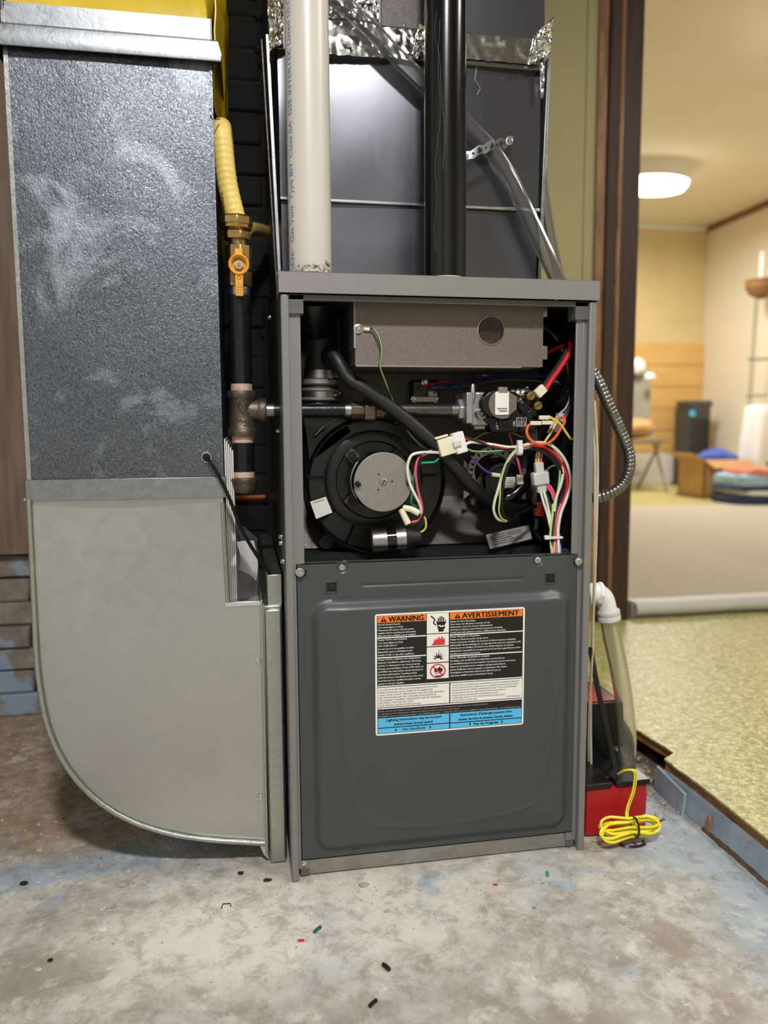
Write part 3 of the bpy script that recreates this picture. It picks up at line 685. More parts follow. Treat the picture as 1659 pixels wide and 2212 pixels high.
h = W(446, 988, YD)                               # drilled hole with a raised rim
mb = MB().lathe([(.0088, .0), (.0078, .0024), (.0056, .0026), (.0050, .0008)], h, (0, -1, 0), 20, 1, caps=False); mb.lathe([(.0051, .0008), (.0002, .0006)], h, (0, -1, 0), 20, 0, caps=False); build(mb, 'cable_hole', ['black_liner', 'galv_band'], duct, 'drilled hole with raised rim')

# control cable from the hole to the furnace
pts = [W(446, 986, YD+.004), W(452, 996, YD-.006), W(468, 1020, YD-.010), W(495, 1075, YD-.012), W(520, 1140, YD-.006), W(555, 1200, YD+.0), W(580, 1235, YD+.01), W(597, 1270, YD+.02), W(607, 1300, YD+.02)]
t = thing('control_cable', 'thin black cable from the duct hole down behind the furnace edge', 'cable', W(607, 1300, YD+.02))
for dx in (-.0011, .0011): build(MB().tube([p+Vector((dx, 0, dx*.5)) for p in cr(pts, 6)], .0015, 6), 'strand', 'black_wire', t)

# yellow sheet at the top of the duct
def drape(u, v):
    i_ = .004; c = [(XL+i_, YDB-.01), (XL+i_, YD+i_), (XR-i_, YD+i_), (XR-i_, YDB-.01)]; k = min(2, int(u*3)); t_ = u*3-k
    x = c[k][0]+(c[k+1][0]-c[k][0])*t_; y = c[k][1]+(c[k+1][1]-c[k][1])*t_
    z = 1.168+v*.30; w = sst(.04, .30, v)
    nz_ = noise.noise((u*11, v*3, 2)); nz2 = noise.noise((u*8, v*5, 7))
    if k == 2: x += w*(.022*min(1, t_*4)+.010*nz_)
    elif k == 0: x -= w*(.012+.006*nz_)
    else: y -= w*(.018+.020*nz2+.014*math.sin(t_*5+v*9)*v+.008*abs(noise.noise((u*22+v*9, v*7, 3)))); x += w*.012*(t_-.4)
    return (x, y, z+.004*nz2*v)
t = thing('yellow_sheet', 'wrinkled yellow sheet bulging over the top of the duct', 'sheet', (-.21, .28, 1.172))
build(MB().slab(drape, 72, 20, (0, .002, .001)), 'sleeve', 'yellow_sheet', t, ang=60)
def flap(u, v):                                   # fold hanging down on the right, further back
    return (XR+.010+.014*math.sin(math.pi*u)+.006*noise.noise((u*4, v*5, 0))-.006*v, .12+.30*u, 1.40-.33*v*(1-.25*abs(u-.2))+.01*noise.noise((u*5, 1, v*3)))
build(MB().slab(flap, 20, 20, (-.002, 0, 0)), 'hanging_fold', 'yellow_sheet', t, ang=60)

# filter rack between boot and furnace
rk = thing('filter_rack', 'narrow galvanised filter rack between duct boot and furnace', 'filter rack', (-.017, .3, 0))
mb = MB().box(-.0305, -.0035, YD, .58, .002, .390); build(mb, 'body', 'galv_rack', rk, bevel=.002)
build(MB().box(-.0345, -.031, YD-.006, .56, .012, .400), 'side_flange', 'galv_rack', rk, bevel=.0008)
build(MB().box(-.0285, -.0045, YD-.008, YD-.001, .001, .386), 'door', 'galv_rack', rk, bevel=.003)
build(MB().box(-.024, -.003, YD+.004, .5, .386, .434), 'upper_lip', 'galv_rack', rk, bevel=.001)

# manuals in a clear bag standing on the boot ledge
ZL = W(520, 1304, YD).z+.003
t = thing('manual_bag', 'clear plastic bag of paper manuals standing on the duct boot ledge', 'bag', (-.06, .12, ZL))
for i in range(5):
    x = -.0795+i*.0026; build(MB().box(x, x+.0019, .075, .29, ZL+.001, ZL+.232-.004*i), 'booklet', 'paper', t)
def leaf(u, v): return (-.064+.026*u+.003*math.sin(v*4), .12+.03*u+.012*math.sin(u*3+v), ZL+.036+.040*v-.012*u*(1-v)*2)
build(MB().slab(leaf, 8, 8, (0, .0006, 0)), 'loose_page', 'paper', t, 'crumpled loose page')
def bag(u, v): return (-.082+.046*u+.004*noise.noise((u*4, v*4, 0)), .070+.008*noise.noise((u*5, v*6, 3))+.02*u*v, ZL+.002+.13*v*(1-.35*u))
build(MB().slab(bag, 14, 14, (0, .0004, 0)), 'wrapper', 'bag_clear', t)

# ------------------------------------------------------------------ gas supply line
YG = .085
gas = thing('gas_pipe', 'black iron gas pipe with tee, capped drip leg and branch into the furnace', 'gas pipe', W(530, 1065, YG))
TE = W(523, 887, YG); top = W(508, 640, YG); bot = W(528, 1066, YG)
xv = TE.x; ax = Vector((0, 0, 1))
def at(z): return Vector((xv, YG, z))
zt = top.z; z_u = W(519, 829, YG).z; z_t1 = W(519, 845, YG).z; z_t0 = W(524, 942, YG).z; z_n1 = W(526, 957, YG).z; z_n0 = W(527, 1018, YG).z; z_c = W(528, 1032, YG).z; z_b = bot.z
PR = .0158
build(MB().lathe([(PR, 0), (PR, zt-z_u)], at(z_u), ax, 24), 'riser_pipe', 'black_iron', gas)
def thread(z0, z1, r, mt, o=None, axis=ax):
    prof = []; k = 7; L = abs(z1-z0)
    for i in range(k*2+1): prof.append((r*(1.0 if i % 2 else .955), L*i/(k*2)))
    return build(MB().lathe(prof, o or at(min(z0, z1)), axis, 24), 'thread', mt, gas, ang=80)
thread(z_t1, z_u, PR*.99, 'thread_bare'); thread(zt, zt+.012, PR, 'steel')
mb = MB().lathe([(.0205, 0), (.0212, .003), (.0212, .008), (.0195, .0105), (.0178, .013), (.0178, (z_t1-z_t0)-.013), (.0195, (z_t1-z_t0)-.0105), (.0212, (z_t1-z_t0)-.008), (.0212, (z_t1-z_t0)-.003), (.0205, z_t1-z_t0)], at(z_t0), ax, 28)
zc = TE.z; mb.lathe([(.016, .004), (.0155, .022), (.0175, .025), (.0175, .032), (.0165, .034), (.011, .034)], at(zc), (1, 0, 0), 24)
te = build(mb, 'tee', 'cast_iron', gas)
dm = [Vector((xv+x*.006, YG-.0178, zc+.006+z*.011)) for x, z in ((0, 1), (1, 0), (0, -1), (-1, 0))]
mb = MB().tube(dm, .0009, 6, closed=True); mb.tube(cr([Vector((xv+x, YG-.0180, zc+.006+z)) for x, z in ((.002, .004), (-.002, .003), (.0015, -.001), (-.002, -.004))], 4), .0008, 6)
mb.tube(cr([Vector((xv+x, YG-.0176, zc-.016+z)) for x, z in ((-.007, .001), (-.003, .003), (.000, -.001), (.004, .002), (.005, -.004), (.001, -.005))], 4), .0009, 6)
build(mb, 'cast_mark', 'cast_iron', te)
thread(z_n1, z_t0, PR, 'thread_bare'); build(MB().lathe([(PR*1.02, 0), (PR*1.02, z_n1-z_n0)], at(z_n0), ax, 24), 'drip_nipple', 'black_iron', gas); thread(z_c, z_n0, PR, 'thread_bare')
cp = build(MB().lathe([(.006, 0), (.014, .001), (.0178, .006), (.0186, .012), (.0196, .016), (.0206, .019), (.0206, z_c-z_b-.002), (.0190, z_c-z_b)], at(z_b), ax, 28), 'pipe_cap', 'cast_iron', gas)
build(MB().tube(cr([Vector((xv+x, YG-.0192, z_b+.017+z)) for x, z in ((-.004, .003), (-.003, -.004), (.001, -.004), (.002, .003), (.006, .003), (.006, -.002))], 4), .0009, 6), 'cast_mark', 'cast_iron', cp)
# branch
zb = zc; hx0 = xv+.034; xu0, xu1 = W(757, 890, YG).x, W(828, 890, YG).x; xe = W(988, 886, YG).x
BR = .0107
build(MB().lathe([(BR, 0), (BR, xu0-hx0)], (hx0-.006, YG, zb), (1, 0, 0), 20), 'branch_pipe', 'black_iron', gas)
thread(0, .011, BR*1.03, 'steel', Vector((hx0, YG, zb)), Vector((1, 0, 0)))
mb = MB().lathe([(.0135, 0), (.0135, .020)], (xu0, YG, zb), (1, 0, 0), 8, rot=.39); mb.lathe([(.012, .018), (.012, .05)], (xu0, YG, zb), (1, 0, 0), 16)
un = build(mb, 'union', 'cast_iron', gas, bevel=.001)
build(MB().lathe([(.0195, .019), (.0195, .034), (.016, .037)], (xu0, YG, zb), (1, 0, 0), 6, ref=(0, -1, .3)), 'union_nut', 'cast_iron', un, bevel=.001)
build(MB().lathe([(.0125, .037), (.0125, .048)], (xu0, YG, zb), (1, 0, 0), 8), 'union_tail', 'cast_iron', un)
thread(0, .010, BR*1.03, 'steel', Vector((xu0-.009, YG, zb)), Vector((1, 0, 0)))
build(MB().lathe([(BR, 0), (BR, xe-xu0-.045)], (xu0+.046, YG, zb), (1, 0, 0), 20), 'inlet_pipe', 'steel_dark', gas)
thread(0, .010, BR*1.03, 'steel', Vector((xe-.010, YG, zb)), Vector((1, 0, 0)))

# ball valve
zv0 = zt+.012; zvt = W(502, 532, YG).z; vy = YG; vx = xv
val = thing('gas_shutoff_valve', 'brass ball valve with small orange lever on the gas pipe', 'valve', (vx, vy, zv0))
L = zvt-zv0
build(MB().lathe([(.0188, .0), (.0188, .020), (.0165, .022)], (vx, vy, zv0), ax, 6, ref=(.35, -1, 0)), 'lower_hex', 'brass_dull', val, bevel=.001)
build(MB().lathe([(.0150, .020), (.0175, .025), (.0188, .034), (.0188, L-.032), (.0172, L-.025), (.0160, L-.018)], (vx, vy, zv0), ax, 24), 'body', 'brass_dull', val)
build(MB().lathe([(.0165, L-.026), (.0188, L-.022), (.0188, L)], (vx, vy, zv0), ax, 8, ref=(.2, -1, 0)), 'upper_hex', 'brass', val, bevel=.001)
hc = W(500, 571, vy-.026); hc.x = vx+.0005
build(MB().lathe([(.007, 0), (.007, .006)], (hc.x, vy-.016, hc.z), (0, -1, 0), 16), 'stem', 'brass', val)
mb = MB().lathe([(.0092, 0), (.0135, 0), (.0140, .002), (.0140, .007), (.0125, .008), (.0095, .004)], (hc.x, vy-.022, hc.z), (0, -1, 0), 32, caps=False)
mb.lathe([(.0092, .0), (.0002, .0002)], (hc.x, vy-.022, hc.z), (0, -1, 0), 32, caps=False)
mb.prism([(hc.x-.0052, vy-.0225, hc.z-.012), (hc.x-.0052, vy-.0225, hc.z-.042), (hc.x+.0052, vy-.0225, hc.z-.042), (hc.x+.0052, vy-.0225, hc.z-.012)], (0, -.005, 0))
mb.prism([(hc.x-.0052, vy-.0225, hc.z+.0122), (hc.x-.0052, vy-.0225, hc.z+.021), (hc.x+.0052, vy-.0225, hc.z+.021), (hc.x+.0052, vy-.0225, hc.z+.0122)], (0, -.005, 0))
lv = build(mb, 'lever', 'yellow_handle', val, 'orange lever handle', bevel=.0006)
mb = MB().lathe([(.0064, 0), (.0064, .0035)], (hc.x, vy-.0225, hc.z), (0, -1, 0), 6); build(mb, 'nut', 'zinc_screw', lv, bevel=.0005)
build(MB().lathe([(.0030, 0), (.0030, .006)], (hc.x, vy-.0225, hc.z), (0, -1, 0), 10), 'stem_tip', 'brass', lv)
mb = MB()
for i in range(4):
    for k in range(3+i % 2): mb.box(hc.x-.0034+.0022*i, hc.x-.0028+.0022*i, vy-.0277, vy-.0275, hc.z-.040+.0042*k, hc.z-.0372+.0042*k)
mb.tube([Vector((hc.x+.0025*math.cos(a), vy-.0276, hc.z-.018+.0025*math.sin(a))) for a in [k*math.pi/8 for k in range(16)]], .0003, 4, closed=True)
build(mb, 'lettering', 'label_black', lv)
# flexible connector with brass nuts
zn = zvt+.004; zn1 = W(498, 500, YG).z; zn2 = W(497, 468, YG).z
flx = thing('flexible_gas_connector', 'ribbed yellow flexible gas connector with brass nuts', 'gas hose', (vx, YG, zn))
build(MB().lathe([(.013, -.004), (.013, .006)], (vx, YG, zn), ax, 20), 'neck', 'brass_dull', flx)
build(MB().lathe([(.019, .004), (.0195, .007), (.0195, zn1-zn-.004), (.018, zn1-zn)], (vx-.001, YG, zn), ax, 6, ref=(.3, -1, 0)), 'lower_nut', 'brass', flx, bevel=.0012)
build(MB().lathe([(.018, 0), (.022, .003), (.022, .007), (.0235, .008), (.0235, zn2-zn1-.003), (.021, zn2-zn1)], (vx-.002, YG, zn1), ax, 8, ref=(.1, -1, 0)), 'upper_nut', 'brass', flx, bevel=.0012)
P0 = Vector((vx-.002, YG, zn2-.002)); a1, a2, a3 = W(492, 400, YG), W(483, 330, YG), W(478, 284, YG+.006)
path = cr([P0, a1, a2, a3, a3+Vector((.001, .03, .012)), a3+Vector((.003, .10, .005)), a3+Vector((.004, .20, -.03)), a3+Vector((.004, .34, -.10)), W(535, 498, .58), W(582, 505, .69)], 14)
path = [Vector((p.x if 1 else 0, p.y, p.z)) for p in path]
L_ = 0; rad = []
for i, p in enumerate(path):
    if i: L_ += (p-path[i-1]).length
    rad.append(.0138+.0004*math.sin(L_*2*math.pi/.0075))
dense = []
for i in range(len(path)-1):
    for k in range(3): dense.append(path[i].lerp(path[i+1], k/3))
dense.append(path[-1]); L_ = 0; rad = []
for i, p in enumerate(dense):
    if i: L_ += (p-dense[i-1]).length
    rad.append(.0138+.00022*math.sin(L_*2*math.pi/.0085))
build(MB().tube(dense, rad, 16), 'hose', 'yellow_flex', flx, ang=80)
mb = MB()
for i in range(5): q = W(477+i*1.2, 415+i*9, YG-.0122); mb.tube(cr([q, q+Vector((.002, -.0004, -.001)), q+Vector((.001, -.0003, -.003)), q+Vector((.003, -.0006, -.0034))], 3), .0004, 4)
build(mb, 'print_marks', 'label_black', flx)
# wire clip on the duct corner above the hose
mb = MB().tube(cr([W(455, 232, YD+.0), W(455, 246, YD-.004), W(462, 258, YD+.0), W(474, 256, YD+.012)], 5), .001, 5); one(mb, 'wire_hook', 'zinc_screw', 'thin bent wire hook on the duct edge above the yellow hose', 'hook', W(455, 232, YD))
# copper line low behind
z = W(560, 1078, .5).z
one(MB().tube([(-.30, .54, z), (-.05, .54, z), (-.012, .545, z)], .008, 10), 'copper_pipe', 'copper', 'thin copper pipe running behind the furnace', 'pipe', (-.1, .54, z))

# ------------------------------------------------------------------ plenum above the furnace
HF = .848; WF = .4445; DF = .72
YPL = .19; ZT = 1.62
plen = thing('supply_plenum', 'galvanised supply plenum with foil tape standing on the furnace', 'plenum', (.22, .42, HF))
x0, x1 = .014, .428
ZS = .993                                        # horizontal folded seam
mb = MB().grid(lambda u, v: (x0+(x1-x0)*u, YPL+.0015*math.sin(u*9)+.001*noise.noise((u*5, v*3, 0)), HF+v*(ZS-HF)), 20, 8)
mb.box(x0, x0+.0012, YPL, .66, HF, ZS); mb.box(x1-.0012, x1, YPL, .66, HF, ZS); mb.box(x0, x1, .66, .661, HF, ZT)
build(mb, 'lower_sheet', 'galv_plenum', plen)
mb = MB().grid(lambda u, v: (x0-.002*v+(x1-x0+.004*v)*u, YPL-.003+.0028*math.sin(u*7+.6)-.003*math.sin(v*3)+.001*noise.noise((u*5, v*3, 4)), ZS+v*.225), 24, 12)
mb.box(x0-.001, x0+.0005, YPL-.002, .66, ZS, 1.22); mb.box(x1-.0005, x1+.001, YPL-.002, .66, ZS, 1.22)
build(mb, 'middle_sheet', 'galv_plenum', plen)
build(MB().box(x0-.002, x1+.002, YPL-.0075, YPL-.003, ZS-.002, ZS+.0025), 'seam_lip', 'seam_bright', plen, 'bright folded seam', bevel=.0008)
for sx, xx in ((-1, x0-.004), (1, x1+.004)):      # drive cleats on both front corners
    build(MB().prism([(xx-.003, YPL-.002, HF+.002), (xx+.003, YPL-.002, HF+.002), (xx+.003+sx*.012, YPL-.002, 1.23), (xx-.003+sx*.012, YPL-.002, 1.23)], (0, .014, 0)), 'corner_cleat', 'galv_band', plen, bevel=.001)
    build(MB().prism([(xx-.001+sx*.004, YPL+.016, HF+.002), (xx+.001+sx*.004, YPL+.016, HF+.002), (xx+.001+sx*.020, YPL+.016, 1.23), (xx-.001+sx*.020, YPL+.016, 1.23)], (0, .05, 0)), 'side_flange', 'galv_dark', plen)
build(MB().box(x0-.004, x1+.004, YPL-.012, .66, 1.205, ZT), 'coil_case', 'galv_plenum', plen, bevel=.002)
xs = W(822, 20, YPL-.013).x; xs2 = W(1010, 20, YPL-.013).x
build(MB().box(xs, W(905, 20, YPL-.014).x, YPL-.016, YPL-.012, 1.248, ZT), 'access_cover', 'galv_dark', plen, bevel=.001)
build(MB().box(xs2-.01, x1-.004, YPL-.016, YPL-.012, 1.250, ZT), 'access_cover', 'galv_plenum', plen, bevel=.001)
def tape(name, pxs, y, amp, seed, nu=46, nv=12, lab=None, thick=.0006):
    (ax_, ay), (bx, by), (cx_, cy_), (dx, dy) = pxs          # corners: top left, top right, bottom right, bottom left
    A, B, C, D = W(ax_, ay, y), W(bx, by, y), W(cx_, cy_, y), W(dx, dy, y)
    def fn(u, v):
        p = A.lerp(B, u).lerp(D.lerp(C, u), v); n_ = Vector((p.x*60+seed, p.z*60, seed))
        k = noise.noise(n_)+.6*abs(noise.noise(n_*2.3))+.35*noise.noise(n_*5)
        e = .0015*noise.noise((p.x*90, v*3, seed))
        return (p.x+e, p.y-.0014-amp*abs(k), p.z+e*(1 if v > .8 else .3))
    return build(MB().slab(fn, nu, nv, (0, thick, 0)), name, 'foil', plen, lab, ang=18)
tape('foil_tape', ((700, 43), (920, 58), (920, 132), (700, 118)), YPL-.013, .0030, 1)
tape('foil_tape', ((1005, 62), (1166, 78), (1166, 142), (1005, 128)), YPL-.013, .0016, 5, 30, 10)
tape('foil_tape', ((700, -40), (818, -36), (818, 46), (700, 42)), YPL-.0135, .0042, 9, 34, 20)
tape('foil_tape', ((905, 55), (930, 52), (925, 130), (885, 128)), YPL-.014, .006, 12, 12, 16)
tape('corner_foil', ((576, -60), (612, -60), (612, 96), (582, 112)), YPL-.018, .009, 20, 16, 40, 'crumpled foil on the corner', .001)
tape('corner_foil', ((1160, 70), (1194, 40), (1186, 120), (1140, 142)), YPL-.018, .009, 30, 16, 20, 'crumpled foil on the corner', .001)
tape('corner_foil', ((1164, 140), (1178, 112), (1174, 210), (1168, 215)), YPL-.010, .003, 33, 8, 20, None, .001)
mb = MB(); q = cr([W(1030, 140, YPL-.006), W(1026, 172, YPL-.007), W(1036, 190, YPL-.007), W(1030, 205, YPL-.007)], 6); mb.tube([p+Vector((random.uniform(-.001, .001), 0, 0)) for p in q], .0011, 5); build(mb, 'scratch', 'seam_bright', plen, 'bright jagged scratch')

# ------------------------------------------------------------------ vent pipes
def pipe_thing(name, label, px, mt, r):
    b = W(px, 590, .08); t = thing(name, label, 'vent pipe', (b.x, .08, HF)); return t, b.x
wpipe, wx = pipe_thing('white_vent_pipe', 'white plastic vent pipe with blue print rising from the furnace', 671, 'pvc_white', .0302)
PRR = .0302
build(MB().lathe([(PRR, 0), (PRR, ZT-HF-.006)], (wx, .08, HF+.006), ax, 48), 'pipe', 'pvc_white', wpipe)
build(MB().lathe([(.0345, 0), (.037, .001), (.036, .006), (.0315, .009), (.0305, .0115)], (wx, .08, HF), ax, 40), 'rubber_grommet', 'black_rubber', wpipe)
mb = MB()                                        # cement smear at the foot of the pipe
def smear(u, v):
    a = -2.7+u*2.35; z = HF+.0105+(.009+.007*abs(noise.noise((u*7, 3, 0))) + (.006 if .75 < u < 1 else 0))*v; rr = PRR+.0003+.0006*abs(noise.noise((u*30, v*6, 0)))
    return (wx+rr*math.cos(a), .08+rr*math.sin(a), z)
mb.grid(smear, 50, 6)
nt, b_ = newmat('smear'); co = coord(nt); b_.inputs['Roughness'].default_value = .6
nt.links.new(ramp(nt, nz(nt, co, 130, 5, .7, .8), [(.38, lin((58, 48, 40))), (.56, lin((206, 196, 180)))]), b_.inputs['Base Color'])
build(mb, 'cement_smear', 'smear', wpipe, 'dark smudge at the foot')
def wrap(st, z0, length, h, a0):
    vs_, fs_, wid = text_polys(st, .012); k = length/wid; out = []
    for x, y in vs_:
        a = a0-(y*h)/PRR; out.append((wx+(PRR+.0003)*math.cos(a), .08+(PRR+.0003)*math.sin(a), z0+x*k))
    return MB().add(out, fs_)
a0 = math.atan2(CAM.y-.08, CAM.x-wx)-math.acos(PRR/math.hypot(CAM.y-.08, CAM.x-wx))+.72
build(wrap('1636-  Gas Vent  Type BH  Class IIA  GSE INTERTEK Listed ULC S636', HF+.016, .385, .0082, a0), 'blue_print', 'pvc_print', wpipe, 'blue printed lettering')
bpipe, bx_ = pipe_thing('black_vent_pipe', 'glossy black plastic vent pipe rising from the furnace', 961, 'abs_black', .0302)
build(MB().lathe([(.0302, 0), (.0302, ZT-HF-.006)], (bx_, .08, HF+.006), ax, 48), 'pipe', 'abs_black', bpipe)
build(MB().lathe([(.0315, 0), (.0315, .009)], (bx_, .08, HF), ax, 40), 'collar', 'abs_black', bpipe)
build(MB().lathe([(.0316, .009), (.0319, .0105), (.0304, .0118)], (bx_, .08, HF), ax, 40, caps=False), 'glue_ring', 'glue_green', bpipe, 'pale green glue ring')
def on_b(px, py):                                # point on the front of the black pipe
    q = W(px, py, .08); a = math.asin(max(-.98, min(.98, (q.x-bx_)/.0302*.97))); 
    return Vector((bx_+.0303*math.sin(a+.12), .08-.0303*math.cos(a+.12), q.z))
mb = MB().tube(cr([on_b(x, y) for x, y in ((930, 40), (926, 90), (934, 140), (938, 230), (944, 300), (940, 380))], 5), .0002, 4)
mb.tube(cr([on_b(x, y) for x, y in ((935, 60), (932, 160), (936, 260), (930, 330), (927, 370), (930, 440), (926, 500), (928, 550))], 5), .0002, 4)
build(mb, 'scratch', 'abs_scratch', bpipe, 'long thin scratches')

# ------------------------------------------------------------------ clear tubes and strap on the plenum
t = thing('drain_tube', 'thick clear vinyl tube slanting across the plenum behind the black pipe', 'tube', W(1200, 600, .15))
pts = [W(690, -60, .15), W(735, 0, .152), W(800, 62, .155), (W(860, 125, .155)), W(925, 190, .155), W(1000, 262, .158), W(1062, 325, .16), W(1105, 392, .158), W(1143, 472, .155), W(1175, 540, .152), W(1203, 600, .15), W(1212, 618, .15)]
pts[-1].z = max(pts[-1].z, HF+.003)
build(MB().hose(cr(pts, 8), .0130, .0024, 18), 'tube_wall', 'tube_clear', t)
t = thing('small_drain_tube', 'slimmer clear tube coming down behind the plenum edge', 'tube', W(1205, 600, .20))
pts = [W(1168, 250, .23), W(1170, 340, .22), W(1176, 420, .21), W(1190, 510, .20), W(1208, 600, .20)]
build(MB().hose(cr(pts, 8), .0085, .0018, 14), 'tube_wall', 'tube_clear', t)
sp = thing('perforated_strap', 'perforated galvanised strap holding the clear tube to the plenum', 'strap', W(1060, 320, .14))
A, B = W(1000, 342, .138), W(1106, 303, .172); mb = MB(); k = 44
def strap(u, v):
    p = A.lerp(B, u); w_ = .0085+.0018*math.cos(u*2*math.pi*4.5)
    up = Vector((.34, 0, 1)).normalized(); out = -.014*math.sin(math.pi*min(1, u*1.15))**1.0
    return p+up*((v-.5)*2*w_)+Vector((0, out, 0))
build(MB().slab(strap, k, 4, (0, .001, 0)), 'band', 'galv_band', sp)
for i, (u, r) in enumerate(((.06, .0035), (.17, .0017), (.28, .0043), (.40, .0017), (.51, .0043), (.62, .0017), (.73, .0040), (.84, .0016))):
    c = Vector(strap(u, .5)); build(MB().lathe([(r, 0), (r, .0006)], c+Vector((0, -.0002, 0)), (-.25, -1, 0), 14), 'punched_hole', 'black_liner', sp)
screw(sp, Vector(strap(.93, .5))+Vector((0, -.001, 0)), (0, -1, 0), .0045); screw(sp, Vector(strap(.02, .5))+Vector((0, -.001, 0)), (0, -1, 0), .004)

# ------------------------------------------------------------------ furnace cabinet
fur = thing('gas_furnace', 'grey gas furnace with its upper door off showing burners, blower motor and wires', 'furnace', (WF/2, .3, 0))
def fp(mb, name, mt, lab=None, parent=None, **k): return build(mb, name, mt, parent or fur, lab, **k)
ZD = .458                                        # top of the lower door
cap_ = MB()
cap_.box(-.003, WF+.003, -.004, -.0025, .8205, HF); cap_.box(-.003, -.0015, -.004, .05, .8205, HF); cap_.box(WF+.0015, WF+.003, -.004, .05, .8205, HF); cap_.box(-.003, WF+.003, -.004, .05, HF-.0015, HF)
fp(cap_, 'top_rail', 'paint_cap', bevel=.0012, seg=3)
fp(MB().box(0, WF, .05, DF, HF-.003, HF-.0015), 'top_panel', 'paint_side')
fp(MB().box(0, .0015, .012, DF, .004, HF-.004), 'side_panel', 'paint_side'); fp(MB().box(WF-.0015, WF, .012, DF, .004, HF-.004), 'side_panel', 'paint_side')
fp(MB().box(0, WF, DF-.0015, DF, .004, HF-.004), 'back_panel', 'paint_side')
for s in (0, 1):
    X = (lambda v: WF-v) if s else (lambda v: v)
    def bx(mb, a, b, *r): return mb.box(min(X(a), X(b)), max(X(a), X(b)), *r)
    mb = MB(); bx(mb, 0, .0105, -.001, .012, 0 if not s else .0, .8195); fp(mb, 'flange', 'paint_flange', bevel=.0022, seg=3)
    mb = MB(); bx(mb, .0095, .0262, .009, .013, .0 if False else .012, .812); fp(mb, 'flange_return', 'paint_flange', bevel=.0015)
    if s: mb = MB(); bx(mb, .0145, .0165, .0075, .0095, .02, .80); fp(mb, 'flange_rib', 'paint_flange', bevel=.0008)
    mb = MB(); bx(mb, .0105, .030, .004, .03, .795, .819); fp(mb, 'corner_bracket', 'paint_side')
    mb = MB(); bx(mb, .002, .006, .013, .2, .44, .82); fp(mb, 'liner', 'black_liner')
fp(MB().box(.0105, WF-.0105, .004, .012, .8125, .8205), 'header', 'paint_side', bevel=.001)
fp(MB().box(.002, WF-.002, .02, .2, .819, .822), 'liner', 'black_liner')
vest = fp(MB().box(.002, WF-.002, .2, .203, .42, .82), 'vestibule_panel', 'galv_dark', bevel=.001)
fp(MB().box(.004, WF-.004, .013, .2, .436, .439), 'deck', 'galv_dark'); 
fp(MB().prism([(.03, .20, .53), (.41, .20, .53), (.41, .165, .455), (.03, .165, .455)], (0, .002, .0)), 'drip_shield', 'galv_dark')
fp(MB().box(.02, .42, .13, .168, .439, .452), 'ledge', 'black_liner')
for x, y, yy, a in ((602, 590, .03, (0, 0, 1)), (1279, 603, .03, (0, 0, 1))): p = W(x, y, yy); p.z = HF; screw(fur, p, a, .0036)
for x, y, yy in ((583, 686, .36), (600, 1160, .10), (598, 1174, .10), (607, 1213, .055), (596, 930, .12)):
    p = W(x, y, yy); p.x = 0; screw(fur, p, (-1, 0, 0), .0034)
# lower door
U_ = cr([(.060, 0, .372), (.064, 0, .340), (.075, 0, .240), (.082, 0, .171), (.090, 0, .116), (.103, 0, .086), (.133, 0, .073), (.181, 0, .068), (.237, 0, .067), (.308, 0, .073), (.351, 0, .082), (.369, 0, .096), (.379, 0, .145), (.389, 0, .209), (.395, 0, .265), (.401, 0, .321), (.404, 0, .372)], 6)
X0, X1, Z0, Z1 = .0145, .4295, .026, ZD
def dh(x, z):
    cx_, cz, hx, hz, r = .225, .2205, .194, .1855, .026
    qx, qz = abs(x-cx_)-hx+r, abs(z-cz)-hz+r; d = math.hypot(max(qx, 0), max(qz, 0))+min(max(qx, qz), 0)-r
    h = .010*sst(0, .015, -d)+.0045*sst(.012, .055, min(x-.031, .419-x, (z-.035)*1.2))*(1 if d < 0 else 0)
    if d < 0 and z < .375:
        du = 9
        for i in range(len(U_)-1):
            ax_, az, bx__, bz = U_[i].x, U_[i].z, U_[i+1].x, U_[i+1].z
            t_ = max(0, min(1, ((x-ax_)*(bx__-ax_)+(z-az)*(bz-az))/((bx__-ax_)**2+(bz-az)**2+1e-12)))
            du = min(du, math.hypot(x-ax_-t_*(bx__-ax_), z-az-t_*(bz-az)))
        h += .0013*math.exp(-(du/.0028)**2)*min(1, (.375-z)/.12)
    if .105 < x < .343: h -= .0016*math.exp(-((z-.424)/.0018)**4)
    elif abs(x-.224) < .124: h -= .0016*math.exp(-((z-.424)/.0018)**4)*.5
    for sx_, sz in ((.0785, .4505), (.367, .4505)):
        k = math.hypot(x-sx_, z-sz); h -= .0025*(1-sst(.006, .0095, k))
    return h
YF = .0085
def doorf(u, v): x = X0+(X1-X0)*u; z = Z0+(Z1-Z0)*v; return (x, YF-dh(x, z), z)
mb = MB().grid(doorf, 190, 200)
mb.box(X0, X0+.0012, YF, YF+.006, Z0, Z1); mb.box(X1-.0012, X1, YF, YF+.006, Z0, Z1); mb.box(X0, X1, YF, YF+.006, Z0, Z0+.0012)
mb.box(X0+.006, X1-.006, YF, YF+.014, Z1-.0012, Z1)
door = build(mb, 'lower_door', 'paint_door', fur, 'dark grey embossed door with warning label', ang=50)
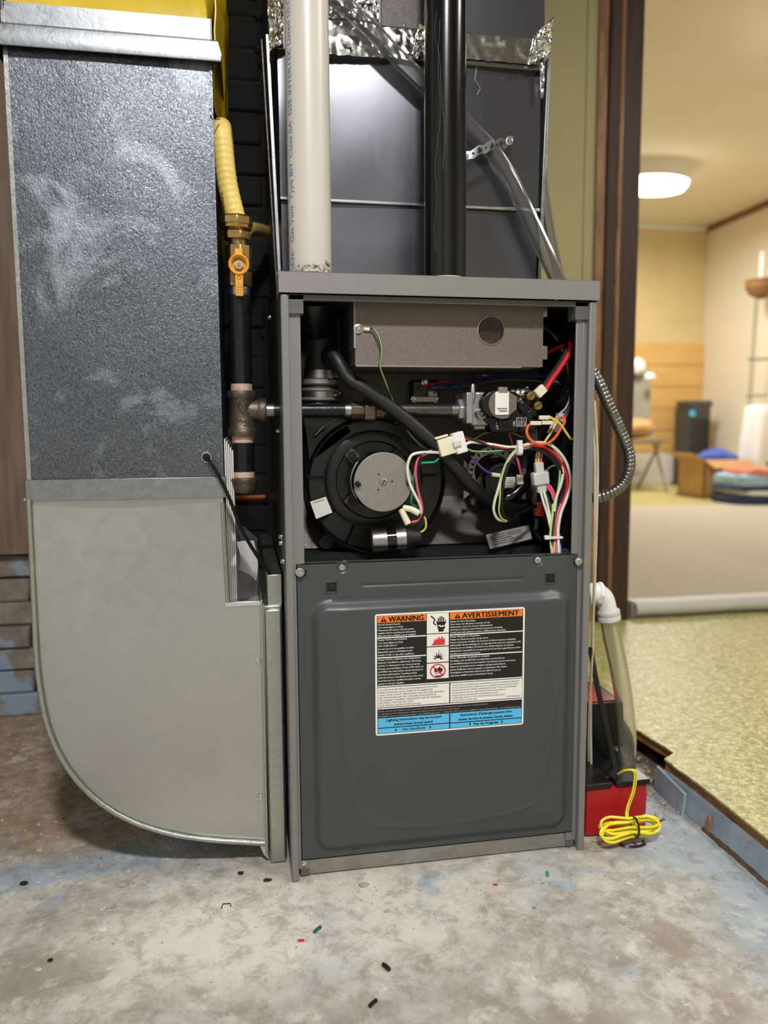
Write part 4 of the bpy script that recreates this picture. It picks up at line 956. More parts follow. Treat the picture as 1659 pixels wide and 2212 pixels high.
for x, y in ((716, 1268), (1188, 1249)):
    p = W(x, y, YF); mb = MB()
    for a, b, c, d in ((-.0085, .0085, .0066, .0082), (-.0085, .0085, -.0082, -.0066), (-.0085, -.0069, -.0082, .0082), (.0069, .0085, -.0082, .0082)): mb.box(p.x+a, p.x+b, YF-.0014, YF, p.z+c, p.z+d)
    build(mb, 'clip_frame', 'paint_door', door, bevel=.0005)
    mb = MB().box(p.x-.0068, p.x+.0068, YF-.0003, YF-.0001, p.z-.0065, p.z+.0065); mb.lathe([(.0042, 0), (.0042, .001), (.003, .0014)], (p.x+.001, YF-.0003, p.z-.0005), (0, -1, 0), 16)
    build(mb, 'clip_hole', 'black_liner', door, 'square clip hole')
for p, r in (((.0785, YF+.002, .4505), .0030), ((.367, YF+.002, .4505), .0036)): screw(door, p, (0, -1, 0), r)
for x, y in ((648, 1236), (1250, 1212)):
    p = W(x, y, .004); screw(door, p, (0, -1, 0), .0042)
    build(MB().prism([p+Vector((-.007, .003, -.004)), p+Vector((.009, .003, -.006)), p+Vector((.010, .003, .001)), p+Vector((.0, .003, .005))], (0, .003, 0)), 'spring_clip', 'black_plastic', door)
screw(fur, W(744, 1217, .02), (0, 0, 1), .0034)
# base rail
fp(MB().box(.022, .4225, .012, .030, .0015, .0245), 'base_rail', 'galv_rail', 'galvanised base rail', bevel=.0015)
for s, x in ((-1, .0185), (1, .4255)):
    fp(MB().prism([(x-.006, .010, .002), (x+.008, .010, .001), (x+.006, .010, .022), (x-.004, .010, .024)], (0, .008, 0)), 'corner_foot', 'paint_side', bevel=.001)
screw(fur, (.0175, .0095, .0215), (0, -1, 0), .003)

# warning label, flat print on the door
LX0, LX1, LZ0, LZ1 = .1215, .3415, .2095, .3855; LW, LH = LX1-LX0, LZ1-LZ0; LY = YF-.0148
LM = ['label_white', 'label_black', 'label_orange', 'label_blue', 'label_red']
lab = MB()
def lp(u, v, k=1): return Vector((LX0+u*LW, LY-k*.00012, LZ1-v*LH))
def lr(u0, u1, v0, v1, m, k=1): lab.add([lp(u0, v1, k), lp(u1, v1, k), lp(u1, v0, k), lp(u0, v0, k)], [(0, 1, 2, 3)], m)
def lpoly(pts, m, k=3): lab.add([lp(u, v, k) for u, v in pts], [tuple(range(len(pts)))], m)
rc = []
for cx_, cy_, a0_ in ((.985, .02, -90), (.985, .98, 0), (.015, .98, 90), (.015, .02, 180)):
    for i in range(5):
        a = math.radians(a0_+i*22.5); rc.append((cx_+.015*math.cos(a), cy_+.02*math.sin(a)))
poly = [lp(u, v, 0) for u, v in rc]; lab.prism(poly, (0, .0006, 0), 0)
lr(.012, .988, .014, .986, 1, 1)
lr(.016, .334, .016, .072, 2, 2); lr(.492, .984, .016, .074, 2, 2)
for v0, v1 in ((.016, .180), (.187, .286), (.294, .420), (.428, .556)): lr(.338, .484, v0, v1, 0, 2)
for u0, u1, vv in ((.014, .334, .190), (.014, .334, .352), (.492, .986, .196), (.492, .986, .372)): lr(u0, u1, vv, vv+.009, 0, 2)
lr(.014, .986, .588, .597, 0, 2); lr(.014, .488, .603, .766, 0, 2); lr(.496, .986, .603, .766, 0, 2); lr(.014, .986, .772, .781, 0, 2)
lr(.016, .488, .856, .934, 3, 2); lr(.496, .984, .856, .936, 3, 2); lr(.016, .488, .942, .982, 3, 2); lr(.496, .984, .944, .982, 3, 2)
def lt(s, u, v, h, w=None, m=1, bold=.03, align='L', k=4): lab.text(s, lp(u, v, k), (1, 0, 0), (0, 0, 1), h*LH, w*LW if w else None, m, bold, align)
def tri(u, v, s):
    lpoly([(u-.6*s*LH/LW, v), (u+.6*s*LH/LW, v), (u, v-s)], 1, 3); lpoly([(u-.012*s*4, v-.30*s), (u+.012*s*4, v-.30*s), (u+.016*s*5, v-.72*s), (u-.016*s*5, v-.72*s)], 2, 4); lpoly([(u-.01*s*4, v-.10*s), (u+.01*s*4, v-.10*s), (u+.01*s*4, v-.22*s), (u-.01*s*4, v-.22*s)], 2, 4)
tri(.056, .066, .044); lt('WARNING', .088, .0655, .044, .228, bold=.05)
tri(.542, .066, .044); lt('AVERTISSEMENT', .573, .0655, .044, .385, bold=.05)
def block(lines, u, v, dv, h, wmax, m=0, bold=.05, widths=None):
    for i, s in enumerate(lines):
        wv = widths[i] if widths else min(wmax, len(s)*h*.41)
        lt(s, u, v+i*dv, h, wv, m, bold)
block(['Electric Shock Hazard.', 'Can cause injury or death.', 'Disconnect all remote electric power', 'supplies before opening any unit panels.', 'Unit may have multiple power supplies.'], .018, .092, .0228, .0132, .3, widths=[.145, .165, .235, .25, .25])
block(['Danger Of Fire and Explosion.', 'Can cause injury or death.', 'FOR YOUR SAFETY', 'Do not store or use gasoline or other', 'flammable vapors and liquids in the', 'vicinity of this or any other appliance.'], .018, .216, .0248, .0134, .3, widths=[.19, .165, .125, .235, .225, .237])
block(['Danger Of Fire, Explosion and Asphyxiation.', 'Improper installation, adjustment, alteration,', 'service or maintenance can cause property', 'damage, personal injury or loss of life. Refer to', 'and follow the instructions and precautions in', "the User's Information Manual provided", 'with this furnace. Installation and service must', 'be performed by a qualified installer, service', 'agency or the gas supplier.'], .018, .378, .0247, .0134, .31, widths=[.28, .282, .275, .297, .292, .252, .295, .28, .17])
block(['Risque de Choc Electrique.', 'Peut causer des blessures ou pertes de vie.', "Debrancher toutes les sources d'alimentation", "électrique à distance avant d'ouvrir un panneau de l'unité.", "L'unité peut avoir plusieurs sources d'alimentation électrique."], .494, .096, .0228, .0132, .4, widths=[.168, .268, .283, .355, .378])
block(["Risque d'Incindie et d'Explosion.", 'Risque des blessures graves ou de morts.', "Ne pas entreposer ni utiliser de l'essence ni d'autres vapeurs ou liquides", 'inflammable dans le voisinage de cet appareil, ni de tout autre appareil. Le fait', "d'entreposer ou d'utiliser de l'essence ou d'autres liquides ou vapeurs", 'inflammables à proximité de cet appareil ou de tout autre appareil peut causer', 'des blessures graves ou de mort.'], .494, .222, .0238, .0134, .48, widths=[.2, .258, .445, .48, .43, .48, .203])
block(["Risque d'incendie, d'Explosion et Asphyxie.", 'Un réglage, une modification, un réparation, un entretien ou', 'une installation incorrect peut entrainer des blessures graves ou la mort.', 'Suivre les instruction et les consignes qui figurement dans la', "notice d'utilisation qui accompagne ce générateur d'air chaud.", "L'installation et l'entretien doivent être effectués par un", 'réparateur qualifié ou par le fournisseur de gaz.'], .494, .398, .0247, .0134, .48, widths=[.268, .368, .445, .375, .385, .342, .292])
block(["THIS UNIT MUST BE INSTALLED IN ACCORDANCE WITH MFG'S", 'INSTRUCTIONS AND LOCAL CODES, IN THE ABSENCE OF', 'LOCAL CODES, FOLLOW THE NATIONAL FUEL GAS CODE, ANSI Z223.1', 'AND THE NATIONAL ELECTRIC CODE (USA INSTALLATION) OR', 'USE CANADIAN STANDARDS CAN/CSA B149.1 AND THE CANADIAN', 'ELECTRICAL CODE CSA C22.1 PART 1', 'LATEST EDITION (CANADIAN INSTALLATION).'], .020, .628, .0215, .0128, .45, 1, .004, [.39, .355, .435, .38, .41, .235, .28])
block(["CETTE UNITÉ DOIT ÊTRE INSTALLÉE CONFORMÉMENT AUX INSTRUCTIONS DU FABRICANT", "ET AUX STIPULATIONS DES CODES LOCAUX. EN L'ABSENCE DE CODES LOCAUX, SUIVRE", 'LES INSTRUCTIONS DES NORMES CANADIENNES CSA B149.1, ET DU CODE CANADIEN', "DE L'ÉLECTRICITÉ CSA C22.1, 1ÈRE PARTIE, ÉDITION LA PLUS RÉCENTE", '(INSTALLATION AU CANADA) OU DU CODE NATIONAL DU GAZ', "COMBUSTIBLE, ANSI Z223.1, ET DU CODE NATIONAL DE L'ÉLECTRICITÉ", '(INSTALLATION AUX ÉTATS-UNIS).'], .508, .628, .0212, .0115, .46, 1, .002, [.462, .452, .44, .365, .31, .36, .17])
lt('TAM 103601-01', .878, .755, .013, .096, 1, .01)
block(["Install, operate and maintain unit in accordance with manufacturer's instructions to avoid exposure to fuel substances", 'or substances from incomplete combustion which can cause death or serious illness.', "WARNING: Cancer and Reproductive Harm - www.P65Warnings.ca.gov   |   AVERTISSEMENT: Cancer Et Troubles De L'appareil Reproducteur - www.P65Warnings.ca.gov"], .018, .804, .0215, .0125, .96, 0, .02, [.735, .54, .962])
lt('Lighting instructions may be located', .252, .885, .020, .362, 1, .035, 'C'); lt('behind heat access panel.', .252, .922, .020, .258, 1, .035, 'C')
lt("Instructions d'éclairage peuvent être", .740, .886, .020, .350, 1, .035, 'C'); lt("situées derrière le panneau d'accès chaleur.", .740, .923, .020, .378, 1, .035, 'C')
lt('No Handhold', .252, .969, .019, .145, 1, .04, 'C'); lt('Pas de Poignée', .740, .970, .019, .168, 1, .04, 'C')
for u in (.132, .360, .630, .850):
    lpoly([(u-.004, .950), (u+.004, .950), (u+.004, .962), (u+.007, .962), (u, .976), (u-.007, .962), (u-.004, .962)], 1, 3)
# pictograms: shock hand, fire, explosion, no petrol can
def pic(pts, m, box, k=3): u0, u1, v0, v1 = box; lpoly([(u0+(u1-u0)*x, v0+(v1-v0)*y) for x, y in pts], m, k)
b1 = (.338, .484, .016, .180)
pic([(.48, .70), (.80, .66), (.84, .72), (.76, .84), (.76, .93), (.52, .93), (.52, .84)], 1, b1); pic([(.46, .60), (.82, .56), (.83, .44), (.45, .46)], 1, b1); pic([(.48, .71), (.80, .67), (.82, .56), (.46, .60)], 1, b1)
for x, y0, y1 in ((.52, .25, .50), (.60, .17, .50), (.68, .16, .50), (.76, .22, .50)): pic([(x-.028, y1), (x+.028, y1), (x+.028, y0), (x-.028, y0)], 1, b1)
pic([(.82, .58), (.83, .34), (.86, .33), (.87, .50)], 1, b1); pic([(.46, .55), (.42, .40), (.46, .38), (.50, .50)], 1, b1)
pic([(.46, .62), (.60, .58), (.64, .64), (.80, .60), (.74, .70), (.66, .68), (.60, .70), (.58, .64)], 0, b1, 4)
for a, b in (((.18, .12), (.36, .30)), ((.36, .30), (.30, .50)), ((.30, .50), (.42, .58))):
    dx, dy = b[0]-a[0], b[1]-a[1]; l = math.hypot(dx, dy); nx, ny = -dy/l*.03, dx/l*.03; pic([(a[0]+nx, a[1]+ny), (b[0]+nx, b[1]+ny), (b[0]-nx, b[1]-ny), (a[0]-nx, a[1]-ny)], 1, b1)
b2 = (.338, .484, .187, .286)
pic([(.20, .93), (.30, .70), (.34, .55), (.32, .40), (.42, .52), (.40, .30), (.50, .48), (.52, .18), (.62, .44), (.70, .14), (.74, .46), (.84, .30), (.80, .58), (.86, .62), (.80, .78), (.84, .93)], 4, b2)
b3 = (.338, .484, .294, .420)
st_ = []; 
for i, (a, rr) in enumerate(((200, .34), (188, .20), (172, .44), (160, .20), (145, .46), (130, .20), (112, .50), (98, .20), (84, .66), (72, .20), (58, .56), (46, .20), (30, .50), (16, .20), (0, .44), (-10, .20), (-22, .34))): st_.append((.52+rr*.62*math.cos(math.radians(a)), .78-rr*1.0*math.sin(math.radians(a))))
pic(st_+[(.62, .84), (.56, .70), (.50, .80), (.44, .68), (.40, .84)], 1, b3)
b4 = (.338, .484, .428, .556)
pic([(.34, .28), (.52, .34), (.56, .24), (.62, .24), (.64, .34), (.72, .34), (.72, .56), (.34, .56)], 1, b4); pic([(.32, .60), (.74, .60), (.72, .74), (.34, .74)], 0, b4); pic([(.36, .80), (.70, .80), (.66, .88), (.40, .88)], 1, b4)
lt('GAS', .338+.146*.36, .428+.128*.70, .018, .048, 1, .02)
ring = [(.5+.36*math.cos(a), .5+.46*math.sin(a)) for a in [k*math.pi/18 for k in range(36)]]; ri = [(.5+.30*math.cos(a), .5+.385*math.sin(a)) for a in [k*math.pi/18 for k in range(36)]]
for i in range(36): j = (i+1) % 36; pic([ring[i], ring[j], ri[j], ri[i]], 4, b4, 5)
pic([(.24, .22), (.30, .17), (.77, .78), (.71, .83)], 4, b4, 5)
build(lab, 'warning_label', LM, door, 'bilingual warning label in orange, black, white and blue', smooth=False)

# ------------------------------------------------------------------ inside the furnace: burner box
YBX = .035
a, b = W(766, 640, YBX), W(1172, 793, YBX); bx0, bx1, bz0, bz1 = a.x, b.x, b.z, .823
hole = W(1060, 714, YBX); HR = .0192
# front plate with a round sight hole
mb = MB(); k = 48; sq = []
for i in range(k):
    a_ = 2*math.pi*i/k+math.pi/4; c, s = math.cos(a_), math.sin(a_); m_ = max(abs(c), abs(s)); qx, qz = c/m_, s/m_
    sq.append(Vector((hole.x+(qx*(bx1-hole.x) if qx > 0 else qx*(hole.x-bx0)), YBX, hole.z+(qz*(bz1-hole.z) if qz > 0 else qz*(hole.z-bz0)))))
rg = [Vector((hole.x+HR*math.cos(2*math.pi*i/k+math.pi/4), YBX, hole.z+HR*math.sin(2*math.pi*i/k+math.pi/4))) for i in range(k)]
mb.add(sq+rg, [(i, (i+1) % k, k+(i+1) % k, k+i) for i in range(k)])
mb.box(bx0, bx1, YBX+.0006, .195, bz0, bz0+.0012); mb.box(bx0, bx0+.0012, YBX+.0006, .195, bz0, bz1); mb.box(bx1-.0012, bx1, YBX+.0006, .195, bz0, bz1)
box_ = build(mb, 'burner_box', 'galv_brown', fur, 'brownish metal burner box with round sight hole')
build(MB().lathe([(HR+.0008, -.0006), (HR+.0012, .0012), (HR-.0002, .0014), (HR-.0010, -.004), (HR-.002, -.006)], hole, (0, -1, 0), 40, caps=False), 'sight_ring', 'steel', box_)
build(MB().lathe([(HR-.001, -.006), (HR-.001, -.007)], hole, (0, -1, 0), 32), 'sight_glass', 'sight_glass', box_)
build(MB().tube([hole+Vector((-.016, .012, -.006)), hole+Vector((-.002, .014, .014))], .0008, 5), 'flame_rod', 'conn_cream', box_)
build(MB().obox(hole+Vector((.0, .02, -.014)), (.010, 0, 0), (0, .004, 0), (0, 0, .0025)), 'ceramic', 'w_salmon', box_)
e1 = W(767, 752, YBX).z
build(MB().box(bx0-.0018, bx0+.001, YBX-.001, YBX+.05, e1, bz1), 'edge_fold', 'steel_plate', box_)
build(MB().box(bx0+.001, W(1125, 793, YBX).x, YBX-.001, YBX+.006, bz0-.0016, bz0+.0006), 'bottom_fold', 'steel_plate', box_)
for y in (670, 762):
    c = W(1176, y, YBX+.004); build(MB().box(c.x-.004, c.x+.005, YBX+.003, YBX+.005, c.z-.010, c.z+.010), 'side_tab', 'steel', box_, bevel=.001)
p = W(774, 710, YBX-.001); screw(box_, p, (0, -1, 0), .0042)
mb = MB().lathe([(.0038, 0), (.0065, 0), (.0065, .0008), (.0038, .0008)], p, (0, -1, 0), 20, caps=False); q = W(786, 710.5, YBX-.003); mb.tube([q, W(798, 711.5, YBX-.003)], .0024, 8, flat=.7); build(mb, 'ring_terminal', 'conn_cream', box_)

# vent coupling with hose clamps
cp_ = W(688, 838, .135); cx_, cz_ = cp_.x, cp_.z; YC = .135
mb = MB().lathe([(.0300, -.028), (.0300, .10)], (cx_, YC, cz_), ax, 32)
vc = build(mb, 'vent_coupling', 'black_rubber', fur)
for z, r, mt, h in ((.004, .0335, 'fitting_white', .006), (-.006, .0330, 'steel', .003), (-.020, .0345, 'steel', .003)):
    build(MB().lathe([(r-.002, -.001), (r, .001), (r, h), (r-.002, h+.002)], (cx_, YC, cz_+z), ax, 36), 'bead', 'steel_plate', vc)
for z in (.013, -.015):
    build(MB().lathe([(.0312, 0), (.0312, .012)], (cx_, YC, cz_+z), ax, 36, caps=False), 'clamp_band', 'steel', vc)
    s0 = Vector((cx_+.026, YC-.024, cz_+z+.006)); mb = MB().lathe([(.0062, -.006), (.0062, .006)], s0, (.8, -.6, 0), 12); mb.lathe([(.0045, .006), (.0045, .0085)], s0, (.8, -.6, 0), 6)
    build(mb, 'clamp_screw', 'steel', vc)
build(MB().tube([(wx, .08, HF-.02), (wx, .085, cz_+.115), (cx_, YC, cz_+.085)], .030, 24), 'drop_pipe', 'black_plastic', vc)

# draft inducer
dc = W(830, 1042, .035); ix, iz = dc.x, dc.z
ind = MB()
def scroll(th): return .098+.016*((th % (2*math.pi))/(2*math.pi))
ol = [Vector((ix+scroll(a_)*math.cos(a_+1.2), .125, iz-.006+scroll(a_)*math.sin(a_+1.2))) for a_ in [i*2*math.pi/72 for i in range(72)]]
ind.prism(ol, (0, .073, 0))
ind.prism([Vector((cx_-.030, .125, cz_-.02)), Vector((cx_+.030, .125, cz_-.02)), Vector((ix-.03, .125, iz+.07)), Vector((ix-.10, .125, iz+.02))], (0, .06, 0))
indu = build(ind, 'draft_inducer', 'black_plastic', fur, 'black draft inducer blower housing with silver motor', bevel=.004, seg=3)
build(MB().lathe([(.076, 0), (.076, .008), (.072, .010), (.060, .010), (.058, .006), (.05, .006)], (ix, .125, iz-.002), (0, -1, 0), 56), 'front_ring', 'black_plastic', indu)
build(MB().tube([p+Vector((0, -.001, 0)) for p in ol], .0028, 6, closed=True), 'rim', 'black_gloss', indu)
for an in (175, 215, 245, 5):
    d = Vector((math.cos(math.radians(an)), 0, math.sin(math.radians(an)))); c = Vector((ix, .121, iz-.004))
    build(MB().tube([c+d*.072, c+d*.103], .0022, 6), 'rib', 'black_gloss', indu)
for an in (232, 300): 
    d = Vector((math.cos(math.radians(an)), 0, math.sin(math.radians(an)))); c = Vector((ix, .15, iz-.006))+d*.118
    build(MB().lathe([(.011, 0), (.011, .008), (.004, .008)], c, (0, -1, 0), 20), 'foot', 'black_plastic', indu)
mr = .0428
build(MB().lathe([(mr*1.02, 0), (mr*1.02, .070), (mr*.99, .074)], (ix, .118, iz), (0, -1, 0), 48), 'motor_can', 'black_gloss', indu)
mb = MB(); 
for i in range(24):
    pass
def strip(u, v): a_ = math.radians(140+75*u); r = mr*1.03; return (ix+r*math.cos(a_), .118-.050-.009*v, iz+r*math.sin(a_))
build(MB().slab(strip, 20, 2, (0, .0, .0005)), 'motor_label', 'label_white', indu)
pl = build(MB().lathe([(mr*1.0, 0), (mr*1.0, .0018)], (ix, .0435, iz), (0, -1, 0), 64), 'motor_plate', 'steel_plate', indu, 'round silver motor end plate', bevel=.0006)
yd = .0417-.0002
mb = MB().lathe([(.0050, 0), (.0050, .0012), (.0042, .0018)], (ix, yd, iz), (0, -1, 0), 20); build(mb, 'shaft_screw', 'steel', indu)
mb = MB().obox((ix, yd-.0020, iz), (.0016, 0, .0034), (0, .0002, 0), (.0005, 0, -.00025))
for dx, dz in ((.0128, .0005), (-.0068, .0115), (-.0074, -.0108)): mb.lathe([(.0014, 0), (.0014, .0002)], (ix+dx, yd, iz+dz), (0, -1, 0), 10)
build(mb, 'plate_marks', 'black_liner', indu)
for dx in (-1, 1): build(MB().lathe([(.0044, 0), (.0044, .005), (.003, .006)], (ix+dx*.0375, yd, iz-.002), (0, -1, 0), 14), 'plate_bolt', 'black_iron', indu)
for px, py in ((760, 984), (758, 1084), (858, 984)):
    c = W(px, py, .108); d = (Vector((ix, .108, iz))-c); d.y = 0; d.normalize(); sd = Vector((-d.z, 0, d.x))
    tb = build(MB().prism([c-d*.008-sd*.008, c-d*.008+sd*.008, c+d*.02+sd*.010, c+d*.02-sd*.010], (0, .003, 0)), 'mount_tab', 'galv_dark', indu, bevel=.003)
    build(MB().lathe([(.0068, 0), (.0068, .003), (.0035, .003), (.003, .0055)], c, (0, -1, 0), 16), 'grommet', 'black_rubber', indu)
p = [W(670, 1084, .118), W(704, 1073, .118), W(718, 1107, .118), W(683, 1121, .118)]
build(MB().prism(p, (0, .0008, 0)), 'rating_label', 'label_white', indu, 'small tilted white label')
mb = MB()
for i in range(3):                                # faint illegible print along its edges
    A0 = p[0].lerp(p[3], .10+.05*i).lerp(p[1].lerp(p[2], .10+.05*i), .12+.1*i); B0 = p[0].lerp(p[3], .10+.05*i).lerp(p[1].lerp(p[2], .10+.05*i), .85)
    if i < 2: mb.tube([A0+Vector((0, -.0002, 0)), B0+Vector((0, -.0002, 0))], .0003, 4)
build(mb, 'label_print', 'label_dim', indu)
# run capacitor
c0, c1 = W(803, 1168, .055), W(876, 1162, .05); d = (c1-c0).normalized(); L = (c1-c0).length
mb = MB().lathe([(.0135, 0), (.0165, .0008), (.0168, .002), (.0168, L)], c0, d, 36)
cpc = build(mb, 'capacitor', 'steel', fur, 'silver capacitor with black band')
build(MB().lathe([(.0170, L*.44), (.0170, L*.72)], c0, d, 36, caps=False), 'tape_band', 'black_gloss', cpc)
build(MB().lathe([(.0160, L), (.0150, L+.004), (.0115, L+.016), (.0105, L+.022), (.004, L+.024)], c0, d, 28), 'rubber_boot', 'black_rubber', cpc)
build(MB().lathe([(.0130, -.0002), (.0002, -.0003)], c0, d, 28, caps=False), 'end_face', 'steel_plate', cpc)

# drain hoses
def hose(name, pts, r, mt='black_rubber', lab=None, n=14): return build(MB().tube(cr([W(x, y, yy) for x, y, yy in pts], 7), r, n), name, mt, fur, lab)
hose('drain_hose', [(706, 800, .125), (708, 772, .105), (716, 764, .085), (730, 782, .072), (752, 818, .066), (790, 842, .062), (846, 882, .060), (896, 922, .060), (942, 964, .060), (984, 1010, .064), (1018, 1050, .075), (1056, 1078, .092), (1100, 1092, .115), (1140, 1094, .15)], .0104, 'black_rubber', 'thick black rubber drain hose', 18)
hose('drain_hose', [(640, 830, .11), (644, 800, .10), (652, 770, .095), (656, 764, .11), (660, 775, .15)], .009)
hose('drain_hose', [(1152, 992, .145), (1148, 1016, .125), (1134, 1044, .112), (1110, 1068, .108), (1082, 1080, .112), (1040, 1090, .14)], .0095, 'black_gloss')

# gas valve
YV = .062
gv = MB(); zc_ = zb
hexr = .0175; xh0, xh1 = W(986, 885, .085).x, W(1009, 885, .085).x
gv.lathe([(hexr*.92, 0), (hexr, .002), (hexr, xh1-xh0)], (xh0, YG, zb), (1, 0, 0), 6, ref=(0, -1, .25))
def vb(px0, px1, py0, py1, y0, y1, mbx): A_, B_ = W(px0, py0, y0), W(px1, py1, y0); mbx.box(A_.x, B_.x, y0, y1, B_.z, A_.z); return mbx
valve = build(gv, 'gas_valve', 'cast_alu', fur, 'cast aluminium gas valve with black cover', bevel=.001)
build(vb(1008, 1022, 847, 915, .056, .118, MB()), 'inlet_flange', 'cast_alu', valve, bevel=.0015)
build(vb(1018, 1060, 846, 920, .066, .125, MB()), 'valve_body', 'cast_alu', valve, bevel=.003)
build(vb(1024, 1050, 918, 928, .072, .11, MB()), 'lower_boss', 'cast_alu', valve, bevel=.002)
c = W(1021, 862, .062); build(MB().lathe([(.0045, 0), (.0045, .020), (.0035, .022)], c, ax, 14), 'bolt', 'zinc_screw', valve)
c = W(1035, 894, .066); mb = MB().lathe([(.0078, -.004), (.0078, .008), (.0052, .008), (.0048, .004), (.0022, .004), (.002, .008)], c, (.25, -1, 0), 24); build(mb, 'inlet_port', 'cast_alu', valve)
c = W(1045, 897, .066); build(MB().lathe([(.003, 0), (.003, .004), (.0015, .004)], c, (0, -1, 0), 12), 'bolt', 'black_iron', valve)
cov = [(1046, 852), (1072, 842), (1112, 846), (1130, 858), (1152, 866), (1160, 884), (1163, 918), (1156, 934), (1062, 934), (1056, 918), (1044, 906)]
build(MB().prism([W(x, y, YV) for x, y in cov], (0, .055, 0)), 'valve_cover', 'black_gloss', valve, bevel=.002)
c = W(1066, 873, .060); build(MB().lathe([(.0215, -.03), (.0215, .003), (.0205, .005), (.019, .008), (.018, .008)], c, (0, -1, 0), 14), 'coil', 'black_plastic', valve, bevel=.001)
c = W(1086, 873, .050); pts = [c+Vector((.0215*math.cos(a_), 0, .0215*math.sin(a_))) for a_ in [math.radians(x) for x in range(60, 301, 15)]]
pts += [W(1098, 899, .050), W(1116, 884, .050), W(1117, 858, .050), W(1102, 848, .050)]
build(MB().prism(pts, (0, .0014, 0)), 'coil_plate', 'galv_brown', valve)
build(vb(1077, 1097, 836, 849, .048, .055, MB()), 'coil_clip', 'steel_plate', valve, bevel=.001)
A_, B_ = W(1070, 846, .0485), W(1099, 896, .0485); lz = B_.z; lx0, lx1, lz1 = A_.x, B_.x, A_.z
mb = MB(); rr = .0022; pp = []
for qx, qz, a0_ in ((lx1-rr, lz1-rr, 0), (lx0+rr, lz1-rr, 90), (lx0+rr, lz+rr, 180), (lx1-rr, lz+rr, 270)):
    for i in range(4): a_ = math.radians(a0_+30*i); pp.append(Vector((qx+rr*math.cos(a_), .0485, qz+rr*math.sin(a_))))
mb.prism(pp, (0, .0008, 0)); build(mb, 'valve_label', 'label_white', valve, 'small white label')
mb = MB()
for i, z_ in enumerate((.010, .0065)): mb.box(lx0+.003+i*.003, lx1-.0025, .0482, .0484, lz+z_-.002, lz+z_)
build(mb, 'label_print', 'label_dim', valve)
mb = MB(); A_, B_ = W(1100, 853, .075), W(1146, 853, .075)
prof = [(.0095, 0), (.0115, .004), (.0095, .008), (.0115, .012), (.0095, .016), (.0115, .020), (.0105, .026), (.008, (B_-A_).length)]
mb.lathe(prof, A_, (B_-A_).normalized(), 20); build(mb, 'regulator', 'cast_alu', valve)
c = W(1139, 836, .085); build(MB().lathe([(.0045, -.012), (.0045, .0), (.003, .002)], c, ax, 12), 'bolt', 'zinc_screw', valve)
for px, py, r, an in ((1147, 855, .0070, 50), (1163, 876, .0068, 25)):
    c = W(px, py, .046); mb = MB().lathe([(r, -.035), (r, -.001), (r*.9, .0)], c, (0, -1, 0), 28); br = build(mb, 'port_screw', 'brass', valve, 'slotted brass screw')
    d = Vector((math.cos(math.radians(an)), 0, math.sin(math.radians(an)))); build(MB().obox(c+Vector((0, -.0001, 0)), d*r*.86, (0, .0002, 0), Vector((-d.z, 0, d.x))*.0006), 'screw_slot', 'black_liner', valve)
c = W(1161, 859, .05); build(MB().lathe([(.0045, -.03), (.0045, 0), (.0022, 0), (.002, -.002)], c, (0, -1, 0), 14), 'bolt', 'black_iron', valve)
# cover: rocker, selector and white lettering
yv = YV-.0008
build(vb(1078, 1108, 904, 920, YV-.004, YV, MB()), 'rocker_frame', 'black_plastic', valve, bevel=.001)
build(vb(1086, 1098, 906, 917, YV-.008, YV-.003, MB()), 'rocker', 'black_gloss', valve, bevel=.0015)
c = W(1131, 879, YV-.004); d = Vector((math.cos(.75), 0, math.sin(.75))); e = Vector((-d.z, 0, d.x)); build(MB().obox(c, d*.0075, (0, .004, 0), e*.009), 'selector', 'black_gloss', valve, bevel=.002)
mb = MB(); Xa, Za = Vector((1, 0, 0)), Vector((0, 0, 1))
mb.text('OFF', W(1077, 927, yv), Za, -Xa, .0042, .0105, bold=.03); mb.text('ON', W(1113, 920, yv), Za, -Xa, .0040, .0068, bold=.03)
A_, B_ = W(1115.5, 902, yv), W(1137, 921, yv); gx0, gx1, gz1, gz0 = A_.x, B_.x, A_.z, B_.z; gm, gn = (gx0+gx1)/2, (gz0+gz1)/2; w_ = .0005
for x0_, x1_, z0_, z1_ in ((gx0, gx1, gz1-w_, gz1), (gx0, gx1, gz0, gz0+w_), (gx0, gx1, gn-w_/2, gn+w_/2), (gx0, gx0+w_, gz0, gz1), (gx1-w_, gx1, gz0, gz1), (gm-w_/2, gm+w_/2, gz0, gz1)): mb.box(x0_, x1_, yv, yv+.0003, z0_, z1_)
qx, qz = (gx1-gx0)/4, (gz1-gz0)/4
for s, i, j in (('C', -1, 1), ('C', 1, 1), ('M', -1, -1), ('HI', 1, -1)): mb.text(s, (gm+i*qx, yv, gn+j*qz-.002), Xa, Za, .0040, None, bold=.03, align='C')
d1 = Vector((math.cos(.7), 0, math.sin(.7))); mb.text('HI', W(1122, 868, yv-.0002), d1, Vector((-d1.z, 0, d1.x)), .0042, bold=.03); d2 = Vector((math.cos(.6), 0, math.sin(.6))); mb.text('LO', W(1141, 892, yv-.0002), d2, Vector((-d2.z, 0, d2.x)), .0040, bold=.03)
build(mb, 'lettering', 'label_white', valve, 'white lettering')
hose('manifold_pipe', [(1160, 872, .11), (1196, 874, .11), (1222, 868, .112), (1240, 850, .12), (1246, 830, .14)], .0115, 'black_gloss')

